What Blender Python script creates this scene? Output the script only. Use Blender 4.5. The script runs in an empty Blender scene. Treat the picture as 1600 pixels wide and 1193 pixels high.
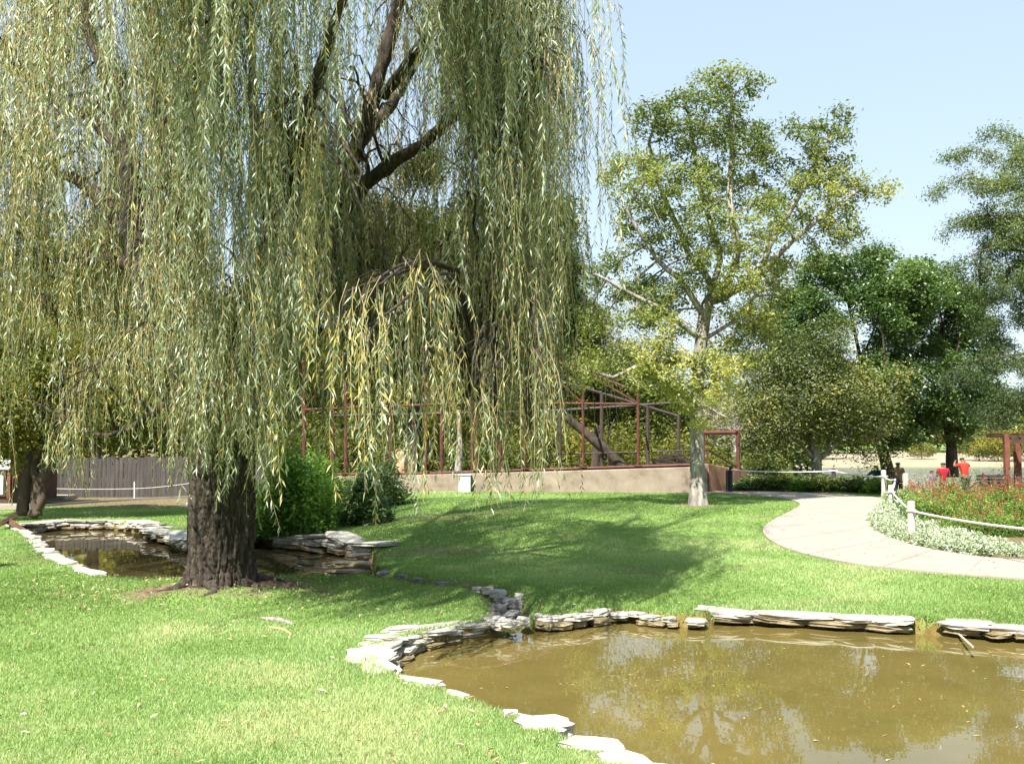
import bpy, bmesh, math, random
import numpy as np
from mathutils import Vector, noise as mnoise

R = math.radians
rng = np.random.default_rng(7)
random.seed(7)
scene = bpy.context.scene
col = scene.collection

# ------------------------------------------------------------------ camera, sky, sun, exposure
F = 1600.0; CX, CY = 800.0, 596.5; HOR = 690.0; CAMZ = 2.0
PITCH = math.atan((HOR - CY) / F)
cam_d = bpy.data.cameras.new('camera'); cam_d.sensor_width = 36; cam_d.lens = 36.0
cam_d.clip_start = 0.1; cam_d.clip_end = 3000
cam = bpy.data.objects.new('camera', cam_d); col.objects.link(cam)
cam.location = (0, 0, CAMZ); cam.rotation_euler = (R(90) + PITCH, 0, 0)
scene.camera = cam

SUN_EL = R(55); SH_AZ = R(25)            # shadows fall SH_AZ right of straight ahead
sdir = Vector((-math.sin(SH_AZ) * math.cos(SUN_EL), -math.cos(SH_AZ) * math.cos(SUN_EL), math.sin(SUN_EL)))
w = bpy.data.worlds.new('World'); scene.world = w; w.use_nodes = True
nt = w.node_tree; bg = nt.nodes['Background']
sky = nt.nodes.new('ShaderNodeTexSky'); sky.sky_type = 'NISHITA'; sky.sun_disc = False
sky.sun_elevation = SUN_EL; sky.sun_rotation = math.atan2(sdir.x, sdir.y)
sky.air_density = 1.0; sky.dust_density = 0.4; sky.ozone_density = 1.0
tintn = nt.nodes.new('ShaderNodeMix'); tintn.data_type = 'RGBA'; tintn.blend_type = 'MULTIPLY'; tintn.inputs[0].default_value = 1
tintn.inputs[7].default_value = (1.34, 1.5, 1.62, 1); gm = nt.nodes.new('ShaderNodeGamma'); gm.inputs[1].default_value = 0.3; nt.links.new(sky.outputs[0], gm.inputs[0]); nt.links.new(gm.outputs[0], tintn.inputs[6])
nt.links.new(tintn.outputs[2], bg.inputs['Color']); bg.inputs['Strength'].default_value = 0.15
sl = bpy.data.lights.new('sun', 'SUN'); sl.energy = 5.0; sl.angle = R(0.53); sl.color = (1.0, 0.955, 0.88)
so = bpy.data.objects.new('sun', sl); col.objects.link(so)
so.rotation_euler = sdir.to_track_quat('Z', 'Y').to_euler(); so.location = (-10, -20, 40)
scene.view_settings.view_transform = 'Standard'; scene.view_settings.look = 'None'
scene.view_settings.exposure = 1.5; scene.view_settings.gamma = 1.0
cy = scene.cycles
cy.max_bounces = 6; cy.diffuse_bounces = 3; cy.glossy_bounces = 3; cy.transmission_bounces = 3
cy.transparent_max_bounces = 4; cy.use_denoising = True; cy.caustics_reflective = False; cy.caustics_refractive = False
cy.use_adaptive_sampling = True; cy.adaptive_threshold = 0.02
cy.sample_clamp_indirect = 6.0

# ------------------------------------------------------------------ projection helpers
cp, sp_ = math.cos(PITCH), math.sin(PITCH)
def ray(px, py):
    u = (px - CX) / F; v = -(py - CY) / F
    return np.array([u, cp - sp_ * v, sp_ + cp * v])
def P(px, py, Y):
    d = ray(px, py); t = Y / d[1]
    return np.array([d[0] * t, Y, CAMZ + d[2] * t])
def Z0(px, py, z=0.0):
    d = ray(px, py); t = (z - CAMZ) / d[2]
    return np.array([d[0] * t, d[1] * t, z])
def to_px(p):
    p = np.atleast_2d(p); x, y, z = p[:, 0], p[:, 1], p[:, 2] - CAMZ
    yc = y * cp + z * sp_; zc = -y * sp_ + z * cp
    return CX + F * x / yc, CY - F * zc / yc

def ss(a, b, x):
    t = np.clip((x - a) / (b - a), 0, 1); return t * t * (3 - 2 * t)
def vnoise(x, y, z=0.0, seed=0):
    x, y, z = np.broadcast_arrays(np.asarray(x, float), np.asarray(y, float), np.asarray(z, float))
    xi, yi, zi = np.floor(x).astype(np.int64), np.floor(y).astype(np.int64), np.floor(z).astype(np.int64)
    fx, fy, fz = x - xi, y - yi, z - zi
    fx = fx * fx * (3 - 2 * fx); fy = fy * fy * (3 - 2 * fy); fz = fz * fz * (3 - 2 * fz)
    def h(a, b, c):
        n = (a * 374761393 + b * 668265263 + c * 2147483647 + seed * 974711) & 0xFFFFFFFF
        n = ((n ^ (n >> 13)) * 1274126177) & 0xFFFFFFFF
        n = ((n ^ (n >> 16)) * 2246822519) & 0xFFFFFFFF
        return ((n ^ (n >> 15)) & 0xFFFFFF) / float(0xFFFFFF)
    r = 0
    for dx in (0, 1):
        for dy in (0, 1):
            for dz in (0, 1):
                r = r + h(xi + dx, yi + dy, zi + dz) * (fx if dx else 1 - fx) * (fy if dy else 1 - fy) * (fz if dz else 1 - fz)
    return r
def fbm(x, y, z=0.0, o=3, seed=0):
    r = 0; a = 0.5; s = 0
    for k in range(o):
        f = 2 ** k
        r = r + a * vnoise(np.asarray(x) * f, np.asarray(y) * f, np.asarray(z) * f, seed + k); s += a; a *= 0.5
    return r / s
def catmull(pts, n):
    pts = np.asarray(pts, float); m = len(pts)
    t = np.linspace(0, m - 1, n); i = np.clip(np.floor(t).astype(int), 0, m - 2); f = (t - i)[:, None]
    p0 = pts[np.clip(i - 1, 0, m - 1)]; p1 = pts[i]; p2 = pts[i + 1]; p3 = pts[np.clip(i + 2, 0, m - 1)]
    return 0.5 * (2 * p1 + (p2 - p0) * f + (2 * p0 - 5 * p1 + 4 * p2 - p3) * f ** 2 + (-p0 + 3 * p1 - 3 * p2 + p3) * f ** 3)
def sdf_poly(x, y, poly):
    """signed distance, negative inside"""
    x = np.asarray(x, float); y = np.asarray(y, float)
    d = np.full(x.shape, 1e9); ins = np.zeros(x.shape, bool)
    n = len(poly)
    for i in range(n):
        ax, ay = poly[i]; bx, by = poly[(i + 1) % n]
        ex, ey = bx - ax, by - ay
        t = np.clip(((x - ax) * ex + (y - ay) * ey) / (ex * ex + ey * ey + 1e-9), 0, 1)
        d = np.minimum(d, (x - ax - t * ex) ** 2 + (y - ay - t * ey) ** 2)
        c = ((ay > y) != (by > y)) & (x < (bx - ax) * (y - ay) / (by - ay + 1e-12) + ax)
        ins ^= c
    d = np.sqrt(d)
    return np.where(ins, -d, d)
def dist_line(x, y, line):
    d = np.full(np.shape(x), 1e9)
    for (ax, ay), (bx, by) in zip(line[:-1], line[1:]):
        ex, ey = bx - ax, by - ay
        t = np.clip(((x - ax) * ex + (y - ay) * ey) / (ex * ex + ey * ey + 1e-9), 0, 1)
        d = np.minimum(d, (x - ax - t * ex) ** 2 + (y - ay - t * ey) ** 2)
    return np.sqrt(d)

# ------------------------------------------------------------------ terrain
WR, WL, WLAKE = -0.17, -0.2, -0.6
pond_r_px = [(795, 966), (850, 962), (900, 957), (960, 948), (1030, 955), (1110, 957), (1125, 951), (1250, 956), (1430, 966),
             (1500, 970), (1600, 977), (1800, 990), (2100, 1060), (2150, 1300), (1700, 1500), (1250, 1330), (1010, 1205),
             (955, 1176), (892, 1156), (868, 1134), (815, 1120), (760, 1100), (690, 1073), (612, 1048), (602, 1024), (622, 1004), (660, 990), (720, 979), (760, 973)]
pond_l_px = [(20, 824), (45, 836), (60, 850), (100, 876), (150, 897), (200, 901), (300, 904), (400, 901), (480, 898), (545, 900),
             (582, 889), (584, 864), (560, 852), (500, 845), (430, 836), (400, 835), (340, 845), (290, 846), (262, 834), (240, 824), (180, 815), (100, 815), (50, 819)]
POND_R = [tuple(Z0(*q)[:2]) for q in pond_r_px]
POND_L = [tuple(Z0(*q)[:2]) for q in pond_l_px]
POND_R = [tuple(q) for q in catmull(POND_R + POND_R[:1], 120)[:-1]]
POND_L = [tuple(q) for q in catmull(POND_L + POND_L[:1], 110)[:-1]]
STREAM = [tuple(Z0(*q)[:2]) for q in [(575, 888), (620, 898), (680, 908), (740, 912), (780, 922), (795, 938), (800, 965)]]
WILLOW = Z0(345, 922)
def H0(x, y):
    x = np.asarray(x, float); y = np.asarray(y, float)
    hill = 0.25 * ss(17, 30, y) * ss(-7.5, -3, x - (y - 20) * 0.05)
    hill = hill + 0.35 * ss(17.5, 23, y) * (1 - ss(26, 33, y)) * ss(-5, -1.5, x) * (1 - ss(0.5, 5.5, x)) * 0.6
    z = hill + 0.05 * (fbm(x * 0.35, y * 0.35, 0, 2, 3) - 0.5)
    drop = ss(37.0, 42.5, y) * ss(6.0, 10.0, x)
    z = z - drop * 0.7
    back = ss(48, 60, y)
    z = z * (1 - back) + back * (-0.25)
    lake = ss(58, 62, y + (x - 20) * 0.05) * (1 - ss(102, 110, y + 3 * np.sin(x * 0.07))) * ss(2, 12, x)
    z = z - lake * 1.2
    z = z + ss(112, 190, y) * (0.3 + 1.2 * fbm(x * 0.02, y * 0.02, 0, 3, 5)) + ss(190, 420, y) * 3.0
    z = z + ss(10, 40, -x - 12) * 0.3
    return z
def H(x, y):
    x = np.asarray(x, float); y = np.asarray(y, float)
    z = H0(x, y)
    dr = sdf_poly(x, y, POND_R); dl = sdf_poly(x, y, POND_L)
    z = z - 0.75 * (1 - ss(-0.16, 0.05, dr)) - 0.75 * (1 - ss(-0.16, 0.05, dl))
    ds = dist_line(x, y, STREAM)
    z = z - 0.16 * (1 - ss(0.08, 0.4, ds)) * (np.minimum(dl, dr) > -0.1)
    # lip of foot-worn turf round the trunk
    dt = np.hypot(x - WILLOW[0], y - WILLOW[1])
    z = z + 0.10 * (1 - ss(0.4, 1.5, dt))
    return z
def G(px, py):
    d = ray(px, py); t = 3.0; prev = t
    o = np.array([0, 0, CAMZ])
    while t < 400:
        p = o + d * t
        if p[2] < float(H0(p[0], p[1])): break
        prev = t; t *= 1.015
    a, b = prev, t
    for _ in range(18):
        m = 0.5 * (a + b); p = o + d * m
        if p[2] < float(H0(p[0], p[1])): b = m
        else: a = m
    return o + d * b

# ------------------------------------------------------------------ materials
def newmat(name):
    m = bpy.data.materials.new(name); m.use_nodes = True
    return m, m.node_tree, m.node_tree.nodes['Principled BSDF']
def ramp(nt, stops):
    r = nt.nodes.new('ShaderNodeValToRGB'); e = r.color_ramp.elements
    while len(e) < len(stops): e.new(0.5)
    for k, (p, c) in enumerate(stops): e[k].position = p; e[k].color = (*c, 1)
    return r
def noise_n(nt, scale, detail=4, rough=0.6, vec=None, dist=0.0):
    n = nt.nodes.new('ShaderNodeTexNoise'); n.inputs['Scale'].default_value = scale
    n.inputs['Detail'].default_value = detail; n.inputs['Roughness'].default_value = rough; n.inputs['Distortion'].default_value = dist
    if vec is not None: nt.links.new(vec, n.inputs['Vector'])
    return n
def coords(nt, scale=(1, 1, 1)):
    t = nt.nodes.new('ShaderNodeTexCoord'); mp = nt.nodes.new('ShaderNodeMapping')
    mp.inputs['Scale'].default_value = scale; nt.links.new(t.outputs['Object'], mp.inputs['Vector']); return mp.outputs[0]
def bump(nt, b, src, strength=0.5, dist=0.02):
    n = nt.nodes.new('ShaderNodeBump'); n.inputs['Strength'].default_value = strength; n.inputs['Distance'].default_value = dist
    nt.links.new(src, n.inputs['Height']); nt.links.new(n.outputs[0], b.inputs['Normal']); return n
def surf(name, stops, scale=3, rough=0.85, bscale=None, bstr=0.5, bdist=0.02, sc=(1, 1, 1), spec=0.3, detail=5):
    m, nt, b = newmat(name); v = coords(nt, sc)
    n = noise_n(nt, scale, detail, 0.65, v); r = ramp(nt, stops); nt.links.new(n.outputs[0], r.inputs[0])
    nt.links.new(r.outputs[0], b.inputs['Base Color']); b.inputs['Roughness'].default_value = rough
    b.inputs['Specular IOR Level'].default_value = spec
    n2 = noise_n(nt, bscale or scale * 6, 5, 0.7, v); bump(nt, b, n2.outputs[0], bstr, bdist)
    return m
def leafmat(name, stops, trans=0.35, rough=0.5, spec=0.25, tscale=1.0):
    """stops: colour ramp over the per-face attribute 'tint'"""
    m = bpy.data.materials.new(name); m.use_nodes = True; nt = m.node_tree
    b = nt.nodes['Principled BSDF']; out = nt.nodes['Material Output']
    a = nt.nodes.new('ShaderNodeAttribute'); a.attribute_name = 'tint'
    r = ramp(nt, stops); nt.links.new(a.outputs['Fac'], r.inputs[0])
    nt.links.new(r.outputs[0], b.inputs['Base Color'])
    b.inputs['Roughness'].default_value = rough; b.inputs['Specular IOR Level'].default_value = spec
    tr = nt.nodes.new('ShaderNodeBsdfTranslucent')
    mx = nt.nodes.new('ShaderNodeMix'); mx.data_type = 'RGBA'; mx.blend_type = 'MULTIPLY'; mx.inputs[0].default_value = 1
    nt.links.new(r.outputs[0], mx.inputs[6]); mx.inputs[7].default_value = (1.25 * tscale, 1.35 * tscale, 0.55 * tscale, 1)
    nt.links.new(mx.outputs[2], tr.inputs['Color'])
    ms = nt.nodes.new('ShaderNodeMixShader'); ms.inputs[0].default_value = trans
    nt.links.new(b.outputs[0], ms.inputs[1]); nt.links.new(tr.outputs[0], ms.inputs[2]); nt.links.new(ms.outputs[0], out.inputs['Surface'])
    return m

M = {}
M['willow_leaf'] = leafmat('willow_leaf', [(0, (0.035, 0.055, 0.014)), (0.3, (0.085, 0.115, 0.03)), (0.55, (0.15, 0.185, 0.06)), (0.75, (0.27, 0.32, 0.19)), (0.88, (0.38, 0.43, 0.31)), (1, (0.40, 0.33, 0.06))], 0.17, 0.4, 0.5)  # low stops darkened to imitate shadowed inner strands
M['willow_stem'] = surf('willow_stem', [(0.3, (0.24, 0.18, 0.06)), (0.7, (0.50, 0.42, 0.22))], 4, 0.7)
M['willow_bark'] = surf('willow_bark', [(0.28, (0.015, 0.011, 0.009)), (0.48, (0.055, 0.042, 0.032)), (0.62, (0.10, 0.08, 0.062)), (0.8, (0.18, 0.145, 0.115))], 14, 0.95, 30, 1.0, 0.05, (1, 1, 0.3), detail=8)
M['bark_grey'] = surf('bark_grey', [(0.3, (0.08, 0.07, 0.06)), (0.5, (0.24, 0.215, 0.19)), (0.7, (0.45, 0.42, 0.37))], 6, 0.95, 18, 0.8, 0.03, (1, 1, 0.3))
M['bark_dark'] = surf('bark_dark', [(0.3, (0.03, 0.022, 0.016)), (0.7, (0.11, 0.08, 0.06))], 6, 0.95, 18, 0.8, 0.03, (1, 1, 0.3))
M['twig_pale'] = surf('twig_pale', [(0.3, (0.28, 0.25, 0.21)), (0.7, (0.5, 0.46, 0.4))], 6, 0.9)
M['leaf_walnut'] = leafmat('leaf_walnut', [(0, (0.07, 0.10, 0.03)), (0.35, (0.17, 0.21, 0.07)), (0.7, (0.31, 0.34, 0.125)), (1, (0.46, 0.42, 0.13))], 0.42)
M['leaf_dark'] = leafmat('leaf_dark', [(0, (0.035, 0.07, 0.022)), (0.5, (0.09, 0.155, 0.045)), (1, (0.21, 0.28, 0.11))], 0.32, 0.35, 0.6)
M['leaf_olive'] = leafmat('leaf_olive', [(0, (0.05, 0.075, 0.025)), (0.5, (0.12, 0.155, 0.055)), (0.85, (0.21, 0.22, 0.09)), (1, (0.33, 0.30, 0.07))], 0.3)
M['leaf_elm'] = leafmat('leaf_elm', [(0, (0.05, 0.08, 0.035)), (0.6, (0.12, 0.165, 0.07)), (1, (0.22, 0.26, 0.11))], 0.35)
M['leaf_mid'] = leafmat('leaf_mid', [(0, (0.035, 0.055, 0.014)), (0.5, (0.075, 0.105, 0.025)), (1, (0.18, 0.19, 0.045))], 0.4)
M['leaf_yellow'] = leafmat('leaf_yellow', [(0, (0.06, 0.075, 0.018)), (0.5, (0.14, 0.15, 0.03)), (1, (0.28, 0.24, 0.05))], 0.4)
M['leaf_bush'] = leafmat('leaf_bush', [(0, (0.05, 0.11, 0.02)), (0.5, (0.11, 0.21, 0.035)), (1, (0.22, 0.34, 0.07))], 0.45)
M['leaf_dry'] = leafmat('leaf_dry', [(0, (0.16, 0.14, 0.11)), (0.6, (0.26, 0.23, 0.18)), (1, (0.36, 0.32, 0.24))], 0.2)
M['leaf_silver'] = leafmat('leaf_silver', [(0, (0.22, 0.28, 0.17)), (0.5, (0.38, 0.44, 0.31)), (1, (0.56, 0.6, 0.47))], 0.25)
M['leaf_flower'] = leafmat('leaf_flower', [(0, (0.06, 0.12, 0.022)), (0.6, (0.15, 0.235, 0.05)), (1, (0.28, 0.36, 0.09))], 0.35)
M['petal_red'] = leafmat('petal_red', [(0, (0.22, 0.05, 0.03)), (0.5, (0.42, 0.08, 0.055)), (1, (0.52, 0.2, 0.13))], 0.3)
M['petal_mauve'] = leafmat('petal_mauve', [(0, (0.22, 0.17, 0.15)), (1, (0.42, 0.3, 0.28))], 0.3)
M['grass_blade'] = leafmat('grass_blade', [(0, (0.10, 0.17, 0.035)), (0.5, (0.19, 0.30, 0.08)), (0.85, (0.31, 0.42, 0.17)), (1, (0.50, 0.50, 0.28))], 0.4, 0.5, 0.4)
M['litter'] = leafmat('litter', [(0, (0.12, 0.07, 0.03)), (0.5, (0.3, 0.2, 0.1)), (1, (0.5, 0.42, 0.28))], 0.1)
M['stone'] = surf('stone', [(0.22, (0.14, 0.12, 0.085)), (0.38, (0.30, 0.27, 0.22)), (0.52, (0.43, 0.405, 0.345)), (0.8, (0.53, 0.505, 0.44))], 4.5, 0.9, 20, 0.8, 0.015, (1, 1, 1.2))
M['stone_wet'] = surf('stone_wet', [(0.3, (0.06, 0.045, 0.022)), (0.55, (0.2, 0.155, 0.08)), (0.8, (0.33, 0.29, 0.2))], 5, 0.5, 22, 0.6, 0.02, (1, 1, 3), 0.5)
M['stone_grey'] = surf('stone_grey', [(0.3, (0.07, 0.065, 0.06)), (0.55, (0.17, 0.165, 0.16)), (0.8, (0.3, 0.29, 0.28))], 5, 0.6, 22, 0.6, 0.02)
M['stone_tan'] = surf('stone_tan', [(0.3, (0.25, 0.16, 0.07)), (0.7, (0.5, 0.38, 0.22))], 3, 0.9)
M['stucco'] = surf('stucco', [(0.28, (0.13, 0.10, 0.072)), (0.48, (0.235, 0.19, 0.145)), (0.75, (0.31, 0.26, 0.205))], 1.6, 0.95, 30, 0.3, 0.01)
M['stucco_brown'] = surf('stucco_brown', [(0.3, (0.2, 0.11, 0.065)), (0.7, (0.33, 0.2, 0.13))], 1.2, 0.95, 30, 0.3, 0.01)
M['rust'] = surf('rust', [(0.3, (0.05, 0.018, 0.012)), (0.6, (0.105, 0.036, 0.025)), (0.85, (0.18, 0.085, 0.06))], 2.5, 0.7, 30, 0.3, 0.005)
M['dark_metal'] = surf('dark_metal', [(0.3, (0.03, 0.022, 0.02)), (0.7, (0.07, 0.05, 0.04))], 4, 0.6)
M['dead_wood'] = surf('dead_wood', [(0.3, (0.02, 0.015, 0.012)), (0.7, (0.075, 0.055, 0.042))], 4, 0.9, 15, 0.7, 0.03, (1, 1, .4))
M['grey_wood_shaded'] = surf('grey_wood_shaded', [(0.3, (0.035, 0.03, 0.028)), (0.7, (0.09, 0.08, 0.072))], 3, 0.9, 20, 0.4, 0.01, (4, 4, .3))  # base colour darkened in place of tree shade on the fence
M['post_wood'] = surf('post_wood', [(0.3, (0.34, 0.29, 0.22)), (0.7, (0.62, 0.57, 0.48))], 5, 0.9, 20, 0.5, 0.01, (3, 3, .4))
M['brown_wood'] = surf('brown_wood', [(0.3, (0.04, 0.022, 0.014)), (0.7, (0.1, 0.05, 0.03))], 3, 0.8)
M['red_post'] = surf('red_post', [(0.3, (0.10, 0.035, 0.025)), (0.7, (0.2, 0.07, 0.045))], 3, 0.8)
M['green_stem'] = surf('green_stem', [(0.3, (0.06, 0.11, 0.025)), (0.7, (0.13, 0.2, 0.05))], 4, 0.7)
M['rope'] = surf('rope', [(0.3, (0.6, 0.58, 0.54)), (0.7, (0.8, 0.79, 0.76))], 30, 0.9)
M['white'] = surf('white', [(0.3, (0.7, 0.7, 0.68)), (0.7, (0.8, 0.8, 0.78))], 5, 0.4)
M['galv'] = surf('galv', [(0.3, (0.30, 0.34, 0.37)), (0.7, (0.46, 0.5, 0.53))], 5, 0.5)
M['black'] = surf('black', [(0.3, (0.015, 0.015, 0.018)), (0.7, (0.03, 0.03, 0.035))], 5, 0.5)
M['soil'] = surf('soil', [(0.3, (0.09, 0.06, 0.035)), (0.7, (0.22, 0.16, 0.1))], 4, 0.95, 25, 0.8, 0.03)
M['skin'] = surf('skin', [(0.3, (0.16, 0.085, 0.05)), (0.7, (0.22, 0.12, 0.075))], 4, 0.6)
M['hair'] = surf('hair', [(0.3, (0.008, 0.006, 0.005)), (0.7, (0.02, 0.014, 0.01))], 20, 0.5)
for nm, c in (('teal', (0.02, 0.12, 0.13)), ('tanshirt', (0.3, 0.22, 0.13)), ('maroon', (0.27, 0.015, 0.025)), ('red', (0.6, 0.035, 0.02)), ('greycloth', (0.12, 0.12, 0.14)), ('denim', (0.04, 0.055, 0.1))):
    M[nm] = surf('cloth_' + nm, [(0.3, tuple(v * 0.75 for v in c)), (0.7, tuple(min(1, v * 1.2) for v in c))], 6, 0.9)

def lawn_material():
    m, nt, b = newmat('lawn'); v = coords(nt)
    n1 = noise_n(nt, 0.5, 4, 0.6, v); n2 = noise_n(nt, 26, 4, 0.75, v); n3 = noise_n(nt, 3.2, 3, 0.6, v)
    mm = nt.nodes.new('ShaderNodeMath'); mm.operation = 'MULTIPLY_ADD'; nt.links.new(n2.outputs[0], mm.inputs[0]); mm.inputs[1].default_value = 0.8
    m3 = nt.nodes.new('ShaderNodeMath'); m3.operation = 'MULTIPLY_ADD'; nt.links.new(n3.outputs[0], m3.inputs[0]); m3.inputs[1].default_value = 0.6; nt.links.new(n1.outputs[0], m3.inputs[2])
    nt.links.new(m3.outputs[0], mm.inputs[2])
    mr = nt.nodes.new('ShaderNodeMapRange'); nt.links.new(mm.outputs[0], mr.inputs[0]); mr.inputs[1].default_value = 0.75; mr.inputs[2].default_value = 1.65
    r = ramp(nt, [(0.1, (0.09, 0.15, 0.03)), (0.45, (0.18, 0.27, 0.07)), (0.75, (0.26, 0.35, 0.12)), (0.95, (0.38, 0.42, 0.20))])
    nt.links.new(mr.outputs[0], r.inputs[0])
    def over(prev, attr, stops, sc):
        a = nt.nodes.new('ShaderNodeAttribute'); a.attribute_name = attr
        nn = noise_n(nt, sc, 5, 0.7, v); rr = ramp(nt, stops); nt.links.new(nn.outputs[0], rr.inputs[0])
        mx = nt.nodes.new('ShaderNodeMix'); mx.data_type = 'RGBA'
        nt.links.new(a.outputs['Fac'], mx.inputs[0]); nt.links.new(prev, mx.inputs[6]); nt.links.new(rr.outputs[0], mx.inputs[7]); return mx.outputs[2]
    c = over(r.outputs[0], 'dirt', [(0.3, (0.075, 0.05, 0.03)), (0.5, (0.16, 0.11, 0.07)), (0.75, (0.3, 0.24, 0.16))], 9)
    c = over(c, 'sand', [(0.3, (0.24, 0.20, 0.135)), (0.7, (0.33, 0.28, 0.20))], 0.08)
    c = over(c, 'mud', [(0.3, (0.10, 0.065, 0.02)), (0.7, (0.26, 0.18, 0.06))], 6)
    nt.links.new(c, b.inputs['Base Color']); b.inputs['Roughness'].default_value = 0.95; b.inputs['Specular IOR Level'].default_value = 0.1
    nb = noise_n(nt, 60, 3, 0.7, v); bump(nt, b, nb.outputs[0], 0.9, 0.03)
    return m
M['lawn'] = lawn_material()
def water_mat(name, c1, c2, rscale=2.5, bstr=0.016, rough=0.012):
    m, nt, b = newmat(name); v = coords(nt)
    n = noise_n(nt, 0.7, 4, 0.6, v); r = ramp(nt, [(0.3, c1), (0.7, c2)]); nt.links.new(n.outputs[0], r.inputs[0])
    nt.links.new(r.outputs[0], b.inputs['Base Color']); b.inputs['Roughness'].default_value = rough; b.inputs['IOR'].default_value = 1.33
    b.inputs['Specular IOR Level'].default_value = 0.5
    n2 = noise_n(nt, rscale, 2, 0.5, v); bump(nt, b, n2.outputs[0], bstr, 0.05); return m
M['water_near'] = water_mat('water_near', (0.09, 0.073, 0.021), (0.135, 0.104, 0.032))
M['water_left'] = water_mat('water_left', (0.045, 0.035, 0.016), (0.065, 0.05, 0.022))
M['water_lake'] = water_mat('water_lake', (0.15, 0.17, 0.14), (0.21, 0.23, 0.19), 1.2, 0.3, 0.12)
def concrete():
    m, nt, b = newmat('concrete'); v = coords(nt)
    n = noise_n(nt, 1.5, 6, 0.7, v); r = ramp(nt, [(0.25, (0.19, 0.155, 0.125)), (0.42, (0.265, 0.225, 0.185)), (0.7, (0.31, 0.265, 0.22))]); nt.links.new(n.outputs[0], r.inputs[0])
    nt.links.new(r.outputs[0], b.inputs['Base Color']); b.inputs['Roughness'].default_value = 0.9
    n2 = noise_n(nt, 80, 4, 0.7, v); bump(nt, b, n2.outputs[0], 0.3, 0.005); return m
M['concrete'] = concrete()

# ------------------------------------------------------------------ object helpers
def tag(o, label=None, cat=None, group=None, kind=None):
    if label: o['label'] = label
    if cat: o['category'] = cat
    if group: o['group'] = group
    if kind: o['kind'] = kind
    return o
def thing(name, label, cat, loc, group=None, rz=0):
    o = bpy.data.objects.new(name, None); col.objects.link(o); o.location = tuple(float(v) for v in loc); o.rotation_euler = (0, 0, rz)
    o.empty_display_size = 0.2
    return tag(o, label, cat, group)
def world_loc(o):
    v = np.array(o.location, float)
    while o.parent: o = o.parent; v = v + np.array(o.location, float)
    return v
def mk(name, verts, faces, mat, parent=None, smooth=False, attrs=None, local=False, origin=None):
    """faces: array (n,k) or a list of arrays of different k"""
    verts = np.asarray(verts, float)
    if origin is None: origin = np.zeros(3)
    if parent is not None and not local: verts = verts - world_loc(parent)
    elif parent is None: verts = verts - np.asarray(origin)
    fl = faces if isinstance(faces, list) else [faces]
    fl = [np.asarray(f, np.int32) for f in fl if len(f)]
    me = bpy.data.meshes.new(name)
    me.vertices.add(len(verts)); me.vertices.foreach_set('co', verts.astype(np.float32).ravel())
    tot = sum(f.size for f in fl); me.loops.add(tot)
    me.loops.foreach_set('vertex_index', np.concatenate([f.ravel() for f in fl]))
    cnt = np.concatenate([np.full(len(f), f.shape[1], np.int32) for f in fl])
    st = np.concatenate([[0], np.cumsum(cnt)[:-1]]).astype(np.int32)
    me.polygons.add(len(cnt)); me.polygons.foreach_set('loop_start', st)
    me.update(calc_edges=True)
    me.polygons.foreach_set('use_smooth', np.full(len(cnt), bool(smooth)))
    if attrs:
        for k, (dom, arr) in attrs.items():
            a = me.attributes.new(k, 'FLOAT', dom); a.data.foreach_set('value', np.asarray(arr, np.float32))
    me.materials.append(M[mat] if isinstance(mat, str) else mat)
    o = bpy.data.objects.new(name, me); col.objects.link(o)
    if parent is not None: o.parent = parent
    else: o.location = tuple(float(v) for v in origin)
    return o
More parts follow.
